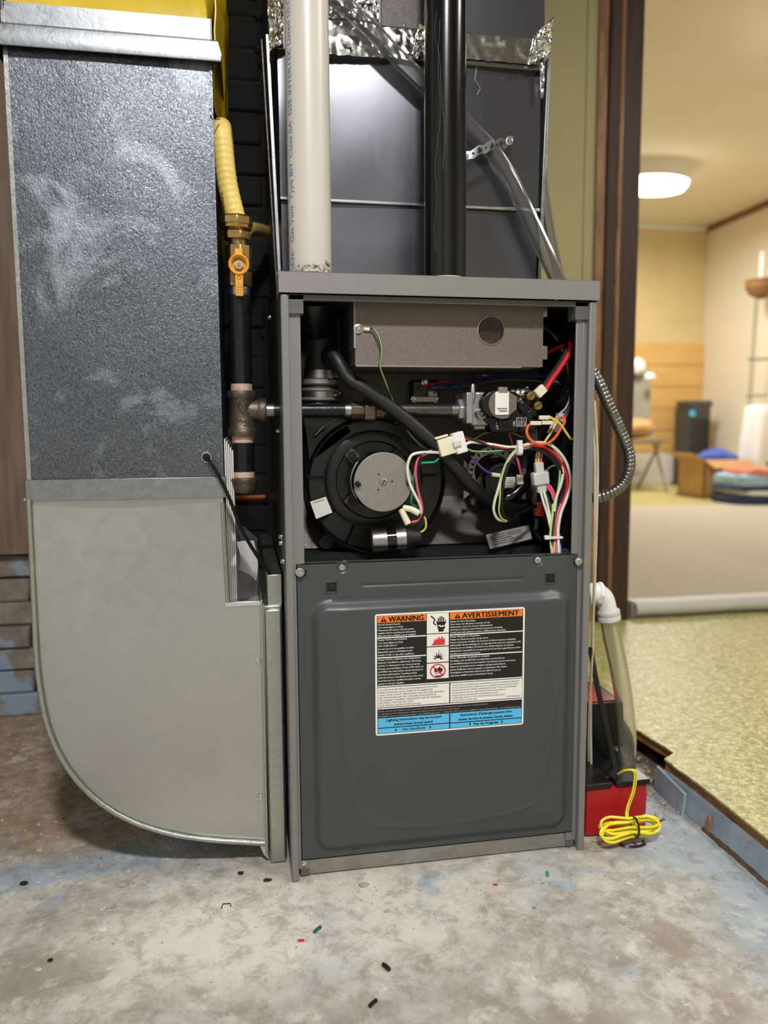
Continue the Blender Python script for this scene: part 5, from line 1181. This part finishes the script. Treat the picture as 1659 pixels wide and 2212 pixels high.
# pressure switch
ps = W(1086, 1040, .115); px_, pz_ = ps.x, ps.z
psw = build(MB().lathe([(.033, -.030), (.034, -.026), (.034, -.010), (.031, -.008), (.029, 0), (.024, .0005), (.022, -.003)], ps, (0, -1, 0), 48), 'pressure_switch', 'black_gloss', fur, 'round black pressure switch with small label')
r0 = W(1062, 1020, .15); mb = MB().lathe([(.030, 0), (.041, 0), (.041, .004), (.030, .004)], r0, (0, -1, 0), 40, caps=False); build(mb, 'mount_ring', 'cast_alu', psw)
for i in range(12):
    a_ = math.radians(60+i*14); c = r0+Vector((.0358*math.cos(a_), -.0042, .0358*math.sin(a_))); build(MB().obox(c, Vector((math.cos(a_), 0, math.sin(a_)))*.0028, (0, .0003, 0), Vector((-math.sin(a_), 0, math.cos(a_)))*.0018), 'slot', 'black_liner', psw)
for tr in (((1002, 994), (1020, 1012), (1002, 1030)), ((1002, 1060), (1016, 1066), (1002, 1078)), ((1112, 1068), (1136, 1056), (1136, 1078)), ((1060, 990), (1072, 978), (1086, 986))):
    build(MB().prism([W(x, y, .155) for x, y in tr], (0, .002, 0)), 'bracket', 'cast_alu', psw)
A_, B_ = W(1088, 1031, .1125), W(1113, 1054, .1125); build(MB().box(A_.x, B_.x, .1125, .114, B_.z, A_.z), 'switch_label', 'label_white', psw, bevel=.0008)
mb = MB()
for i in range(3): mb.box(A_.x+.003, B_.x-.002-.002*i, .1122, .1124, A_.z-.003-.0030*i, A_.z-.0018-.0030*i)
build(mb, 'label_print', 'label_dim', psw)
build(MB().obox(W(1071, 1026, .105), (.0075, 0, -.001), (0, .003, 0), (.0004, 0, .003)), 'terminal', 'conn_cream', psw, bevel=.0008); build(MB().obox(W(1123, 1036, .105), (.0052, 0, 0), (0, .003, 0), (0, 0, .0075)), 'terminal', 'conn_cream', psw, bevel=.001)
build(MB().box(W(1128, 1040, .12).x, W(1136, 1040, .12).x, .12, .16, W(1130, 1078, .12).z, W(1130, 1012, .12).z), 'bracket', 'cast_alu', psw)
# igniter block, bolts and small plates on the vestibule panel
A_, B_ = W(888, 822, .185), W(948, 866, .185)
ig = build(MB().box(A_.x, B_.x, .178, .2, B_.z, A_.z), 'igniter_block', 'black_plastic', fur, bevel=.003)
for x, y in ((918, 826), (895, 862), (941, 862)): screw(ig, W(x, y, .177), (0, -1, 0), .004)
for x0_, x1_, y0_, y1_ in ((899, 914, 857, 868), (914, 936, 857, 868), (926, 945, 845, 856)): build(vb(x0_, x1_, y0_, y1_, .168, .178, MB()), 'terminal', 'conn_cream', ig, bevel=.001)
mp = build(vb(1030, 1070, 798, 818, .194, .2, MB()), 'mount_plate', 'galv_brown', fur, bevel=.001); screw(mp, W(1049, 805, .193), (0, -1, 0), .0045)
# condensate trap, control box, plates low on the right
A_, B_ = W(1150, 1112, .12), W(1246, 1190, .12); ct = MB()
ct.prism([Vector((A_.x+.004, .12, A_.z)), Vector((B_.x, .12, A_.z)), Vector((B_.x, .12, B_.z+.006)), Vector((A_.x+.050, .12, B_.z)), Vector((A_.x+.020, .12, B_.z+.010)), Vector((A_.x, .12, B_.z+.030))], (0, .07, 0))
trap = build(ct, 'condensate_trap', 'black_gloss', fur, bevel=.008, seg=3)
build(vb(1190, 1246, 1010, 1112, .150, .19, MB()), 'control_box', 'galv_dark', fur, bevel=.001); build(vb(1184, 1214, 1011, 1060, .146, .150, MB()), 'control_plate', 'galv_brown', fur)
build(MB().lathe([(.0075, 0), (.0082, .004), (.0088, .018), (.0078, .022)], W(1164, 1114, .10), ax, 12), 'wire_nut', 'nut_orange', fur, 'orange wire nut')
p = [W(1050, 1155, .13), W(1143, 1134, .13), W(1149, 1164, .12), W(1058, 1186, .12)]
tg = build(MB().prism(p, (0, .001, 0)), 'hang_tag', 'label_dim', fur, 'grey printed tag'); mb = MB()
for i in range(5):
    for u0, u1 in ((.08, .42), (.46, .80)) if i != 2 else ((.08, .55),):
        v = .18+.15*i; mb.tube([p[0].lerp(p[3], v).lerp(p[1].lerp(p[2], v), u)+Vector((0, -.0005, 0)) for u in (u0, u1)], .0005, 4)
build(mb, 'tag_print', 'label_black', tg); build(MB().tube([W(1070+7*math.cos(k), 1147+7*math.sin(k), .129) for k in [i*.63 for i in range(10)]], .0006, 5, closed=True), 'tag_loop', 'black_wire', tg)
build(vb(1226, 1244, 1190, 1200, .04, .06, MB()), 'deck_clip', 'galv_brown', fur)
st = build(MB().prism([W(1238, 775, .10), W(1251, 775, .10), W(1250, 812, .10), W(1228, 812, .10)], (0, .0008, 0)), 'wire_tag', 'label_white', fur, 'white sticker tag'); mb = MB()
for i in range(5): mb.tube([W(1245-i*1.2, 796+i*3, .0995), W(1242-i*1.2, 798+i*3, .0995)], .0005, 4)
build(mb, 'tag_print', 'label_black', st)

# ------------------------------------------------------------------ wiring
def wire(mt, pts, r=.0015, lab=None, name='wire'): return build(MB().tube(cr([W(x, y, yy) for x, y, yy in pts], 6), r, 8), name, mt, fur, lab)
# ground wire, green with a yellow stripe
build(MB().lathe([(HR-.0012, -.0075), (HR-.0012, -.035), (.0002, -.0352)], hole, (0, -1, 0), 24, caps=False), 'sight_hole_dark', 'black_liner', box_)  # black cup added behind the glass so the sight hole reads dark
g = [(798, 711, .032), (808, 712, .028), (818, 730, .026), (823, 752, .027), (822, 775, .030), (820, 792, .032), (830, 820, .04), (838, 842, .05), (845, 858, .07), (866, 905, .085), (885, 938, .085), (908, 962, .08), (925, 974, .07)]
wire('w_green', g, .0014, 'green ground wire'); wire('w_lime', [(x+1.0, y-.4, yy-.0010) for x, y, yy in g], .0006, 'yellow stripe', 'wire_stripe')
# blower motor loop
wire('w_white', [(955, 979, .055), (930, 977, .045), (896, 980, .036), (884, 992, .034), (880, 1016, .034), (886, 1046, .034), (897, 1070, .034), (907, 1090, .036), (911, 1108, .038)], .0021, 'white wire')
wire('w_pink', [(955, 974, .058), (925, 978, .046), (904, 992, .036), (898, 1015, .035), (901, 1045, .035), (907, 1075, .035), (914, 1098, .036), (908, 1122, .04), (890, 1128, .045)], .0021, 'pink red wire')
wire('black_wire', [(955, 968, .056), (922, 976, .044), (908, 990, .035), (903, 1015, .033), (906, 1050, .033), (914, 1080, .034), (916, 1105, .036), (906, 1126, .04), (888, 1136, .045)], .0021, 'black wire')
wire('w_teal', [(950, 988, .06), (938, 998, .05), (912, 1000, .045), (903, 1006, .05), (893, 1030, .055), (891, 1060, .055), (888, 1085, .055), (900, 1095, .05)], .0016, 'teal wire')
wire('w_yellow', [(908, 1108, .038), (918, 1120, .042), (920, 1138, .045), (912, 1148, .048), (898, 1150, .05)], .0016, 'yellow wire')
wire('w_brown', [(914, 1090, .036), (914, 1116, .042), (905, 1132, .046), (897, 1140, .05)], .0016)
for pts_ in ([(866, 1100, .05), (874, 1116, .047), (882, 1132, .045)], [(870, 1096, .05), (888, 1100, .047), (906, 1109, .042)]):
    build(MB().tube([W(*q) for q in pts_], [.0042, .0047, .0050], 10), 'wire_sleeve', 'conn_cream', fur, 'cream wire sleeve')
# white plug connector
cc = W(975, 961, .05); d = (W(1002, 952, .05)-W(948, 968, .05)).normalized(); e = Vector((-d.z, 0, d.x))
pg = build(MB().obox(cc-d*.0085, d*.012, (0, .008, 0), e*.0125), 'plug_connector', 'conn_cream', fur, 'white plug connector', bevel=.0012)
build(MB().obox(cc+d*.0115, d*.0085, (0, .009, 0), e*.0155), 'socket', 'fitting_white', pg, bevel=.0015); build(MB().obox(cc+d*.006-Vector((0, .010, 0)), d*.006, (0, .002, 0), e*.0045), 'latch', 'conn_clear', pg, bevel=.001); build(MB().obox(cc-d*.012+e*.0155, d*.010, (0, .004, 0), e*.0015), 'tab', 'conn_cream', pg, bevel=.0005)
# harness from the plug over the arch and down
ar = lambda o: [(1122, 964+o, .05), (1160, 956+o, .046), (1190, 962+o, .045), (1215, 985+o*.6, .044), (1230, 1018, .044), (1232, 1050, .044), (1222, 1082, .042), (1212, 1108, .040), (1206, 1140, .036), (1206, 1165, .032), (1208, 1200, .026)]
wire('w_white', [(1003, 962, .05), (1020, 955, .05), (1060, 960, .05), (1098, 966, .05)]+ar(0), .0023, 'white wire over the arch')
wire('w_red', [(1003, 948, .05), (1030, 952, .05), (1065, 962, .05), (1100, 970, .05)]+[(x-7, y+5, yy+.003) for x, y, yy in ar(2)], .0021, 'red wire')
wire('w_maroon', [(1100, 972, .052)]+[(x-10, y+7, yy+.005) for x, y, yy in ar(3)], .0020)
wire('black_wire', [(1003, 944, .05), (1032, 953, .048), (1070, 968, .05), (1110, 970, .05)]+[(x-14, y+8, yy+.004) for x, y, yy in ar(4)], .0021)
wire('black_wire', [(1110, 974, .052)]+[(x-18, y+10, yy+.007) for x, y, yy in ar(4)], .0021)
gl = [(1003, 968, .05), (1025, 976, .05), (1065, 976, .05), (1100, 972, .052)]
wire('w_green', gl, .0018, 'green wire'); wire('w_lime', [(x, y-1.5, yy-.001) for x, y, yy in gl], .0007, None, 'wire_stripe')
# big lower loop
lp1 = [(1236, 1035, .060), (1222, 985, .056), (1195, 963, .052), (1160, 959, .050), (1128, 965, .05), (1104, 985, .05), (1088, 1015, .05), (1078, 1050, .05), (1068, 1085, .052), (1067, 1105, .054), (1076, 1122, .058), (1094, 1126, .062)]
wire('w_white', lp1[3:], .0021, 'white wire of the big loop')
wire('w_lime', [(x, y-3, yy-.002) for x, y, yy in lp1[2:6]]+[(1090, 1008, .048), (1082, 1040, .048), (1080, 1075, .05), (1078, 1105, .052), (1086, 1122, .056), (1100, 1124, .06)], .0012, 'yellow green wire of the big loop')
wire('w_green', [(x+2, y+1, yy+.001) for x, y, yy in lp1[3:6]]+[(1089, 1012, .049), (1080, 1045, .05), (1076, 1070, .051)], .0018)
wire('black_wire', [(1192, 966, .056), (1160, 966, .054), (1130, 972, .052), (1108, 990, .050), (1093, 1020, .05), (1086, 1055, .05), (1084, 1090, .052), (1090, 1115, .056), (1104, 1122, .062), (1125, 1108, .075), (1158, 1093, .09)], .0024, 'black wire of the big loop')
wire('w_grey', [(1160, 967, .055), (1128, 974, .053), (1107, 994, .0505), (1094, 1024, .0495), (1088, 1050, .0495)], .0009)
# right fan of the arch
wire('w_white', [(1196, 968, .05), (1212, 994, .048), (1216, 1020, .048), (1212, 1045, .047), (1202, 1075, .045), (1197, 1105, .042)], .0022)
wire('w_green', [(1196, 972, .052), (1208, 998, .05), (1209, 1030, .05), (1205, 1058, .048), (1198, 1085, .046), (1195, 1110, .044)], .0021)
wire('w_lime', [(1190, 964, .049), (1203, 976, .048), (1210, 1005, .049), (1206, 1055, .046), (1198, 1082, .044), (1194, 1115, .042), (1190, 1150, .038), (1190, 1180, .034), (1193, 1202, .028)], .0011)
# lower bundle to the deck
for i, (mt, r, x) in enumerate((('w_lime', .0013, 1190), ('black_wire', .002, 1194), ('w_lime', .0012, 1196), ('w_pink', .0024, 1201), ('w_maroon', .0018, 1205), ('w_brown', .0018, 1208), ('w_green', .0018, 1198))):
    xb = (1193, 1199, 1192, 1195, 1200, 1203, 1212)[i]
    wire(mt, [(x+4+(6 if mt == 'w_pink' else 0), 1088, .046), (x+2, 1120, .042), (x-2, 1160, .037), (xb, 1202, .026)], r, 'bright pink wire' if mt == 'w_pink' else None)
wire('w_blue', [(1208, 1150, .042), (1211, 1180, .036), (1212, 1203, .027)], .0018); wire('w_purple', [(1204, 1165, .042), (1205, 1203, .028)], .0016); wire('w_lime', [(1206, 1150, .039), (1208, 1180, .033), (1208, 1203, .026)], .0013)
# clear splice connector with wires above and below
S0, S1 = W(1163, 1000, .058), W(1170, 1064, .058); d = (S1-S0).normalized(); e = Vector((d.z, 0, -d.x)); LS = (S1-S0).length
sc_ = build(MB().obox(S0+d*LS*.18, d*LS*.2, (0, .005, 0), e*.0065), 'splice_connector', 'conn_clear', fur, 'translucent splice connector', bevel=.0015)
build(MB().obox(S0+d*LS*.52-e*.000, d*LS*.22, (0, .008, 0), e*.0125), 'housing', 'conn_clear', sc_, bevel=.0025); build(MB().obox(S0+d*LS*.86, d*LS*.14, (0, .005, 0), e*.007), 'collar', 'conn_clear', sc_, bevel=.0015)
wire('w_yellow', [(1210, 900, .062), (1190, 935, .06), (1170, 965, .058), (1164, 985, .058), (1163, 1004, .058)], .0017, 'yellow wire above the splice'); wire('w_salmon', [(1202, 905, .064), (1186, 940, .062), (1162, 975, .06), (1158, 990, .06), (1158, 1004, .058)], .0014)
wire('w_pink', [(1176, 962, .06), (1170, 985, .06), (1168, 1004, .058)], .0017); wire('w_grey', [(1208, 910, .066), (1182, 950, .064), (1165, 970, .06)], .0016)
for mt, p_ in (('w_white', [(1168, 1062, .055), (1174, 1085, .05), (1182, 1110, .046), (1189, 1140, .042)]), ('w_white', [(1174, 1060, .055), (1180, 1080, .05), (1186, 1105, .046), (1190, 1130, .042)]), ('w_pink', [(1176, 1040, .056), (1190, 1052, .052), (1198, 1070, .050), (1200, 1085, .05)]), ('w_pink', [(1177, 1046, .056), (1190, 1062, .052), (1196, 1080, .050)]), ('w_green', [(1176, 1055, .056), (1184, 1078, .052), (1192, 1100, .048), (1196, 1112, .046)])):
    wire(mt, p_, .0019 if mt != 'w_green' else .0017)
# orange jumper and yellow wire with spade terminals
wire('w_orange', [(1152, 914, .048), (1141, 920, .046), (1138, 935, .044), (1146, 950, .042), (1164, 959, .038), (1184, 957, .038), (1200, 944, .04), (1212, 925, .042), (1220, 912, .044), (1217, 902, .05), (1208, 904, .056)], .0021, 'orange jumper wire')
wire('w_yellow', [(1186, 900, .045), (1198, 907, .043), (1212, 918, .042), (1224, 936, .042), (1234, 948, .042), (1243, 942, .044), (1248, 925, .05), (1246, 905, .055), (1244, 890, .06)], .0019, 'yellow wire by the flange')
for x, y in ((1176, 902), (1182, 913), (1157, 914)): build(MB().obox(W(x, y, .047), (.0085, 0, 0), (0, .0025, 0), (0, 0, .0030)), 'spade_terminal', 'conn_cream', fur, bevel=.0008)
# side harness on the right
for mt, o, r in (('w_blue', 0, .0020), ('w_salmon', -9, .0016), ('black_wire', -4, .0020), ('w_brown', 3, .0018), ('black_wire', 7, .0020)):
    wire(mt, [(1182+o, 706, .14), (1208+o, 728, .10), (1226+o*.8, 765, .085), (1234+o*.6, 805, .08), (1236+o*.5, 850, .075), (1230+o*.8, 880, .07), (1214+o*1.2, 900, .066), (1192+o, 935, .062)], r)
for pts_, mt in (([(930, 834, .17), (985, 826, .16), (1060, 815, .15), (1130, 812, .15), (1200, 816, .13), (1236, 830, .10)], 'w_blue'), ([(930, 838, .17), (1000, 834, .165), (1080, 822, .16), (1150, 822, .15), (1215, 832, .12)], 'w_grey'), ([(905, 838, .17), (950, 826, .165), (1000, 826, .16), (1030, 840, .15)], 'w_red'), ([(930, 852, .17), (965, 838, .165), (990, 832, .165), (1005, 850, .16)], 'w_blue'), ([(1186, 822, .12), (1205, 826, .11), (1228, 846, .10)], 'w_grey')): wire(mt, pts_, .0015)
# red and black pair with its connector
rb = [(1178, 762, .11), (1200, 752, .09), (1222, 742, .07), (1232, 745, .062), (1228, 765, .058), (1210, 795, .054), (1192, 820, .05), (1178, 842, .048)]
build(MB().tube(cr([W(x, y, yy) for x, y, yy in rb], 8), .0042, 10), 'ribbon_wire', 'w_red', fur, 'broad red wire'); build(MB().tube(cr([W(x-8, y-3, yy+.003) for x, y, yy in rb], 8), .0038, 10), 'ribbon_wire', 'black_wire', fur, 'broad black wire')
d = (W(1160, 857, .046)-W(1180, 838, .046)).normalized(); e = Vector((-d.z, 0, d.x)); build(MB().obox(W(1167, 845, .046), d*.0080, (0, .005, 0), e*.0068), 'end_connector', 'conn_cream', fur, 'cream connector', bevel=.0012)
wire('w_purple', [(1018, 985, .10), (1030, 1000, .10), (1045, 1014, .10), (1062, 1025, .102)], .0018, 'purple wire'); wire('w_pink', [(1100, 935, .12), (1110, 970, .11), (1120, 1000, .105), (1126, 1026, .103)], .0018)
wire('w_lime', [(1015, 955, .12), (1050, 935, .13), (1095, 932, .13), (1130, 945, .12)], .001); wire('w_white', [(1174, 1022, .075), (1190, 1008, .07), (1208, 1004, .066)], .0015)
wire('black_wire', [(702, 928, .11), (690, 935, .1), (680, 945, .11)], .0012); wire('w_grey', [(724, 905, .10), (700, 920, .095), (682, 940, .1)], .0008)
for x, y, w2, h2, mt in ((1122, 967, .0035, .011, 'zip_white'), (1196, 1161, .0125, .0017, 'zip_white'), (1232, 848, .0085, .002, 'black_plastic'), (1209, 903, .004, .007, 'conn_clear')):
    c = W(x, y, .034 if y > 1100 else (.045 if x < 1200 else .066)); build(MB().obox(c, (w2, 0, 0), (0, .006 if x > 1150 else .004, 0), (0, 0, h2)), 'cable_tie', mt, fur, bevel=.0006)
c = W(1181, 1161, .030); build(MB().obox(c, (.0035, 0, 0), (0, .003, 0), (0, 0, .003)), 'tie_head', 'zip_white', fur, bevel=.0008); c = W(1124, 973, .042); build(MB().obox(c, (.0035, 0, 0), (0, .003, 0), (0, 0, .0045)), 'tie_head', 'zip_white', fur, bevel=.0008)

# ------------------------------------------------------------------ right side of the furnace
XS = WF
def side(px, py, x):                              # point on a plane x = const
    d = AR*((px-CX)/F_PX) - AU*((py-CY)/F_PX) + AF
    return CAM + d*((x-CAM.x)/d.x)
bxp = [(1272, 796, .07), (1290, 820, .06), (1312, 868, .055), (1338, 925, .055), (1357, 972, .055), (1360, 1008, .055), (1348, 1042, .06), (1322, 1064, .06), (1290, 1075, .065), (1268, 1078, .075)]
pth = cr([W(*q) for q in bxp], 10); dn = []
for i in range(len(pth)-1):
    for k in range(4): dn.append(pth[i].lerp(pth[i+1], k/4))
L_ = 0; rad = []
for i, p in enumerate(dn):
    if i: L_ += (p-dn[i-1]).length
    ph = (L_/.0062) % 1; rad.append(.0082+.0009*abs(math.sin(ph*math.pi))-(.0006 if ph < .12 else 0))
t = thing('armoured_cable', 'spiral metal armoured cable looping out of the furnace right side', 'cable', W(1290, 1075, .065))
build(MB().tube(dn, rad, 14), 'armour', 'armour_steel', t, ang=80)
for nm, pts_ in (('upper', [(1284, 865, .03), (1288, 930, .03), (1291, 1010, .035), (1289, 1120, .035), (1286, 1220, .04), (1282, 1330, .05), (1277, 1450, .08), (1276, 1560, .10), (1277, 1650, .10)]), ('lower', [(1280, 880, .04), (1284, 960, .035), (1285, 1060, .035), (1284, 1200, .04), (1280, 1400, .06), (1273, 1540, .10), (1272, 1645, .11)])):
    one(MB().tube(cr([W(*q) for q in pts_], 6), .0021, 8), 'thermostat_wire', 'wire_cream', 'cream low voltage wire running down the furnace right edge, outer one' if nm == 'upper' else 'cream low voltage wire running down the furnace right edge, inner one', 'wire', W(*pts_[-1]))
# drain elbow and tube
YEL = .10
t = thing('drain_elbow', 'white plastic drain elbow with clear tube leading to the pump', 'drain fitting', W(1282, 1285, YEL))
e0, e1, e2 = W(1266, 1284, YEL), W(1304, 1284, YEL), W(1316, 1338, YEL)
build(MB().tube(cr([e0, W(1286, 1281, YEL), W(1302, 1288, YEL), W(1310, 1305, YEL), W(1315, 1338, YEL)], 6), [.0165]*10+[.0150]*15, 20), 'elbow', 'fitting_white', t)
build(MB().lathe([(.019, 0), (.019, .007)], W(1288, 1281, YEL), (1, 0, -.2), 8), 'hex_collar', 'fitting_white', t, bevel=.001)
c = W(1314, 1318, YEL); build(MB().lathe([(.0178, 0), (.0185, .002), (.0185, .006), (.0175, .008), (.0185, .010), (.0185, .016), (.017, .018)], c, (.16, 0, -1), 28), 'hose_barb', 'conn_clear', t)
tp = cr([W(1316, 1336, YEL), W(1322, 1375, YEL), W(1338, 1450, .10), (W(1350, 1530, .10)), W(1355, 1600, .10), W(1353, 1668, .10)], 8)
build(MB().hose(tp, .0150, .0026, 20), 'clear_tube', 'tube_drain', t, 'clear vinyl tube')
# condensate pump
PX0, PX1, PY0, PY1 = .462, .5655, .032, .27
pz = W(1330, 1692, PY0).z
pump = thing('condensate_pump', 'red and black condensate pump on the floor beside the furnace', 'pump', ((PX0+PX1)/2, .15, 0))
build(MB().box(PX0, PX1, PY0, PY1, .001, pz-.006), 'tank', 'red_plastic', pump, 'red tank', bevel=.004, seg=3)
xg = W(1325, 1690, PY0).x
lid = build(MB().box(PX0-.003, xg-.003, PY0-.003, PY1, pz-.006, pz+.003).box(xg+.004, PX1+.003, PY0-.003, PY1, pz-.006, pz+.003).box(xg-.004, xg+.005, PY0+.02, PY1, pz-.006, pz+.0015), 'lid', 'black_plastic', pump, bevel=.0015)
YM = .155; A_, B_ = W(1264, 1520, YM), W(1343, 1632, YM)
mo = build(MB().box(PX0+.004, B_.x, YM, PY1-.005, pz+.002, A_.z), 'motor_cover', 'black_plastic', pump, bevel=.004, seg=3)
build(MB().box(PX0+.006, B_.x-.012, YM+.004, PY1-.02, A_.z, A_.z+.0015), 'top_label', 'red_plastic', mo, 'red label')
build(MB().lathe([(.019, 0), (.019, .006)], W(1352, 1668, .10)*1.0+Vector((0, 0, -.004)), ax, 24), 'inlet_ring', 'black_plastic', pump)
cord = cr([W(1275, 1400, .06), W(1288, 1470, .08), W(1304, 1545, .09), W(1320, 1620, .09), W(1334, 1676, .075)], 8)
one(MB().tube(cord, .0046, 10, flat=.6), 'power_cord', 'black_plastic', 'flat black power cord dropping behind the furnace flange to the pump', 'cord', cord[-1])
# alarm wire and its coil
aw = thing('alarm_wire', 'coiled yellow two strand wire tied in front of the red pump', 'wire', WZ(1362, 1800, 0))
run = cr([W(1336, 1672, .045), W(1350, 1664, .03), W(1368, 1664, .022), (W(1373, 1676, .020)), W(1368, 1710, .019), W(1357, 1742, .016), W(1354, 1762, .010), W(1360, 1775, .004), W(1378, 1782, .0)], 7)
for k in (-1, 1): build(MB().tube([p+Vector((k*.0013, 0, 0)) for p in run], .0016, 8), 'strand', 'alarm_yellow', aw)
build(MB().tube([p+Vector((0, -.0012, 0)) for p in run[:40]], .0005, 4), 'stripe', 'label_black', aw)
rn = random.Random(3)
for k in range(7):
    c = W(1361+rn.uniform(-2, 2), 1787+rn.uniform(-5, 5), -.006+.0035*(k % 4)); c.z = max(c.z, .018); rx = .052-rn.uniform(0, .007); rz = .010+rn.uniform(-.004, .004); dy = rn.uniform(-.012, .012)
    pts_ = []
    for i in range(24):
        a_ = i*2*math.pi/24; ss = math.sin(a_); pts_.append(Vector((c.x+rx*math.copysign(abs(math.cos(a_))**.7, math.cos(a_)), c.y+dy*math.cos(a_)+.006*ss, max(.0022, c.z+rz*ss*(1-.55*math.exp(-((math.cos(a_))/.35)**2))+.004*math.cos(a_+k)))))
    build(MB().tube(pts_, .0021, 8, closed=True), 'coil_loop', 'alarm_yellow', aw)
tc = W(1372, 1787, -.008); build(MB().tube([tc+Vector((.001*math.cos(a_), .014*math.cos(a_), .0145*math.sin(a_))) for a_ in [k*math.pi/10 for k in range(20)]], .0016, 6, closed=True), 'twist_tie', 'black_wire', aw)
for dx, dz in ((.012, .006), (.010, .009)): build(MB().tube([W(1420, 1778, -.004), W(1420, 1778, -.004)+Vector((dx, -.002, dz))], .0007, 5), 'bare_end', 'copper', aw)

# ------------------------------------------------------------------ small things on the floor
def bit(px, py, ln, an, mt, label, r=.0022, name='wire_scrap', cat='wire scrap'):
    p = WZ(px, py, 0); a_ = math.radians(an); d = Vector((math.cos(a_), math.sin(a_), 0)); c = Vector((p.x, p.y, r))
    t_ = thing(name, label, cat, (p.x, p.y, 0), 'wire scraps on the concrete')
    build(MB().tube([c-d*ln/2, c+Vector((-d.y, d.x, 0))*ln*.04, c+d*ln/2], r, 8), 'insulation', mt, t_); build(MB().lathe([(r*.55, -.0006), (r*.55, .0004)], c+d*ln/2, d, 8), 'copper_core', 'copper', t_)
bit(686, 2011, .013, 45, 'w_green', 'dark green wire scrap beside a red one on the concrete', .0022); bit(650, 2034, .008, -8, 'w_red', 'short red wire scrap just left of the dark green one', .0016)
bit(834, 2093, .012, -60, 'black_wire', 'black wire scrap in mid floor, upper of two black ones', .0026); bit(806, 2171, .012, 40, 'black_wire', 'black wire scrap nearest the viewer', .0024)
bit(1183, 1891, .009, 70, 'w_teal', 'teal wire scrap in front of the furnace right corner', .0022); bit(1070, 1913, .006, -10, 'w_red', 'tiny red wire scrap before the furnace base', .0015)
p = WZ(488, 1957, 0)
one(MB().tube([p+Vector(v) for v in ((-.006, -.006, .001), (-.004, .004, .001), (.006, .003, .001), (.007, -.004, .001))], .0007, 5), 'staple', 'black_iron', 'small bent staple on the concrete left of the furnace', 'staple', p)
def chip(px, py, r, mt, label, sd, cat='chip', name='debris_chip'):
    p = WZ(px, py, 0); rn_ = random.Random(sd); k = 7
    pts_ = [p+Vector((r*(.6+.6*rn_.random())*math.cos(i*6.283/k), r*.7*(.6+.6*rn_.random())*math.sin(i*6.283/k), .0004)) for i in range(k)]
    one(MB().prism(pts_, (.0004, 0, .0022)), name, mt, label, cat, p, bevel=.0004)
chip(520, 1888, .0055, 'dark_bit', 'dark flake on the concrete before the filter rack', 1); chip(577, 1903, .006, 'dark_bit', 'dark flake close to the furnace left foot', 2)
chip(108, 2076, .0045, 'dark_bit', 'dark flake at the lower left of the floor', 3); chip(265, 1914, .007, 'pebble', 'pale plaster chip in front of the duct boot', 4)
chip(240, 1960, .007, 'pebble', 'sandy plaster chip left of the bent staple', 5); chip(785, 1913, .008, 'pebble', 'pale plaster flake at the furnace base rail', 6)
chip(50, 1910, .008, 'dark_bit', 'dark curled leaf bit at the left edge', 7); chip(835, 1970, .004, 'pebble', 'small pale chip in mid floor', 8)
chip(1284, 1818, .005, 'pebble', 'white crumb beside the furnace right foot', 9)
p = WZ(1366, 1824, 0)
one(MB().tube([p+Vector((.020*math.cos(a_), .010*math.sin(a_), .002)) for a_ in [math.radians(170+i*10) for i in range(22)]], .0016, 6, flat=1.4), 'cut_cable_tie', 'black_plastic', 'cut black cable tie curled in front of the yellow coil', 'cable tie', p)
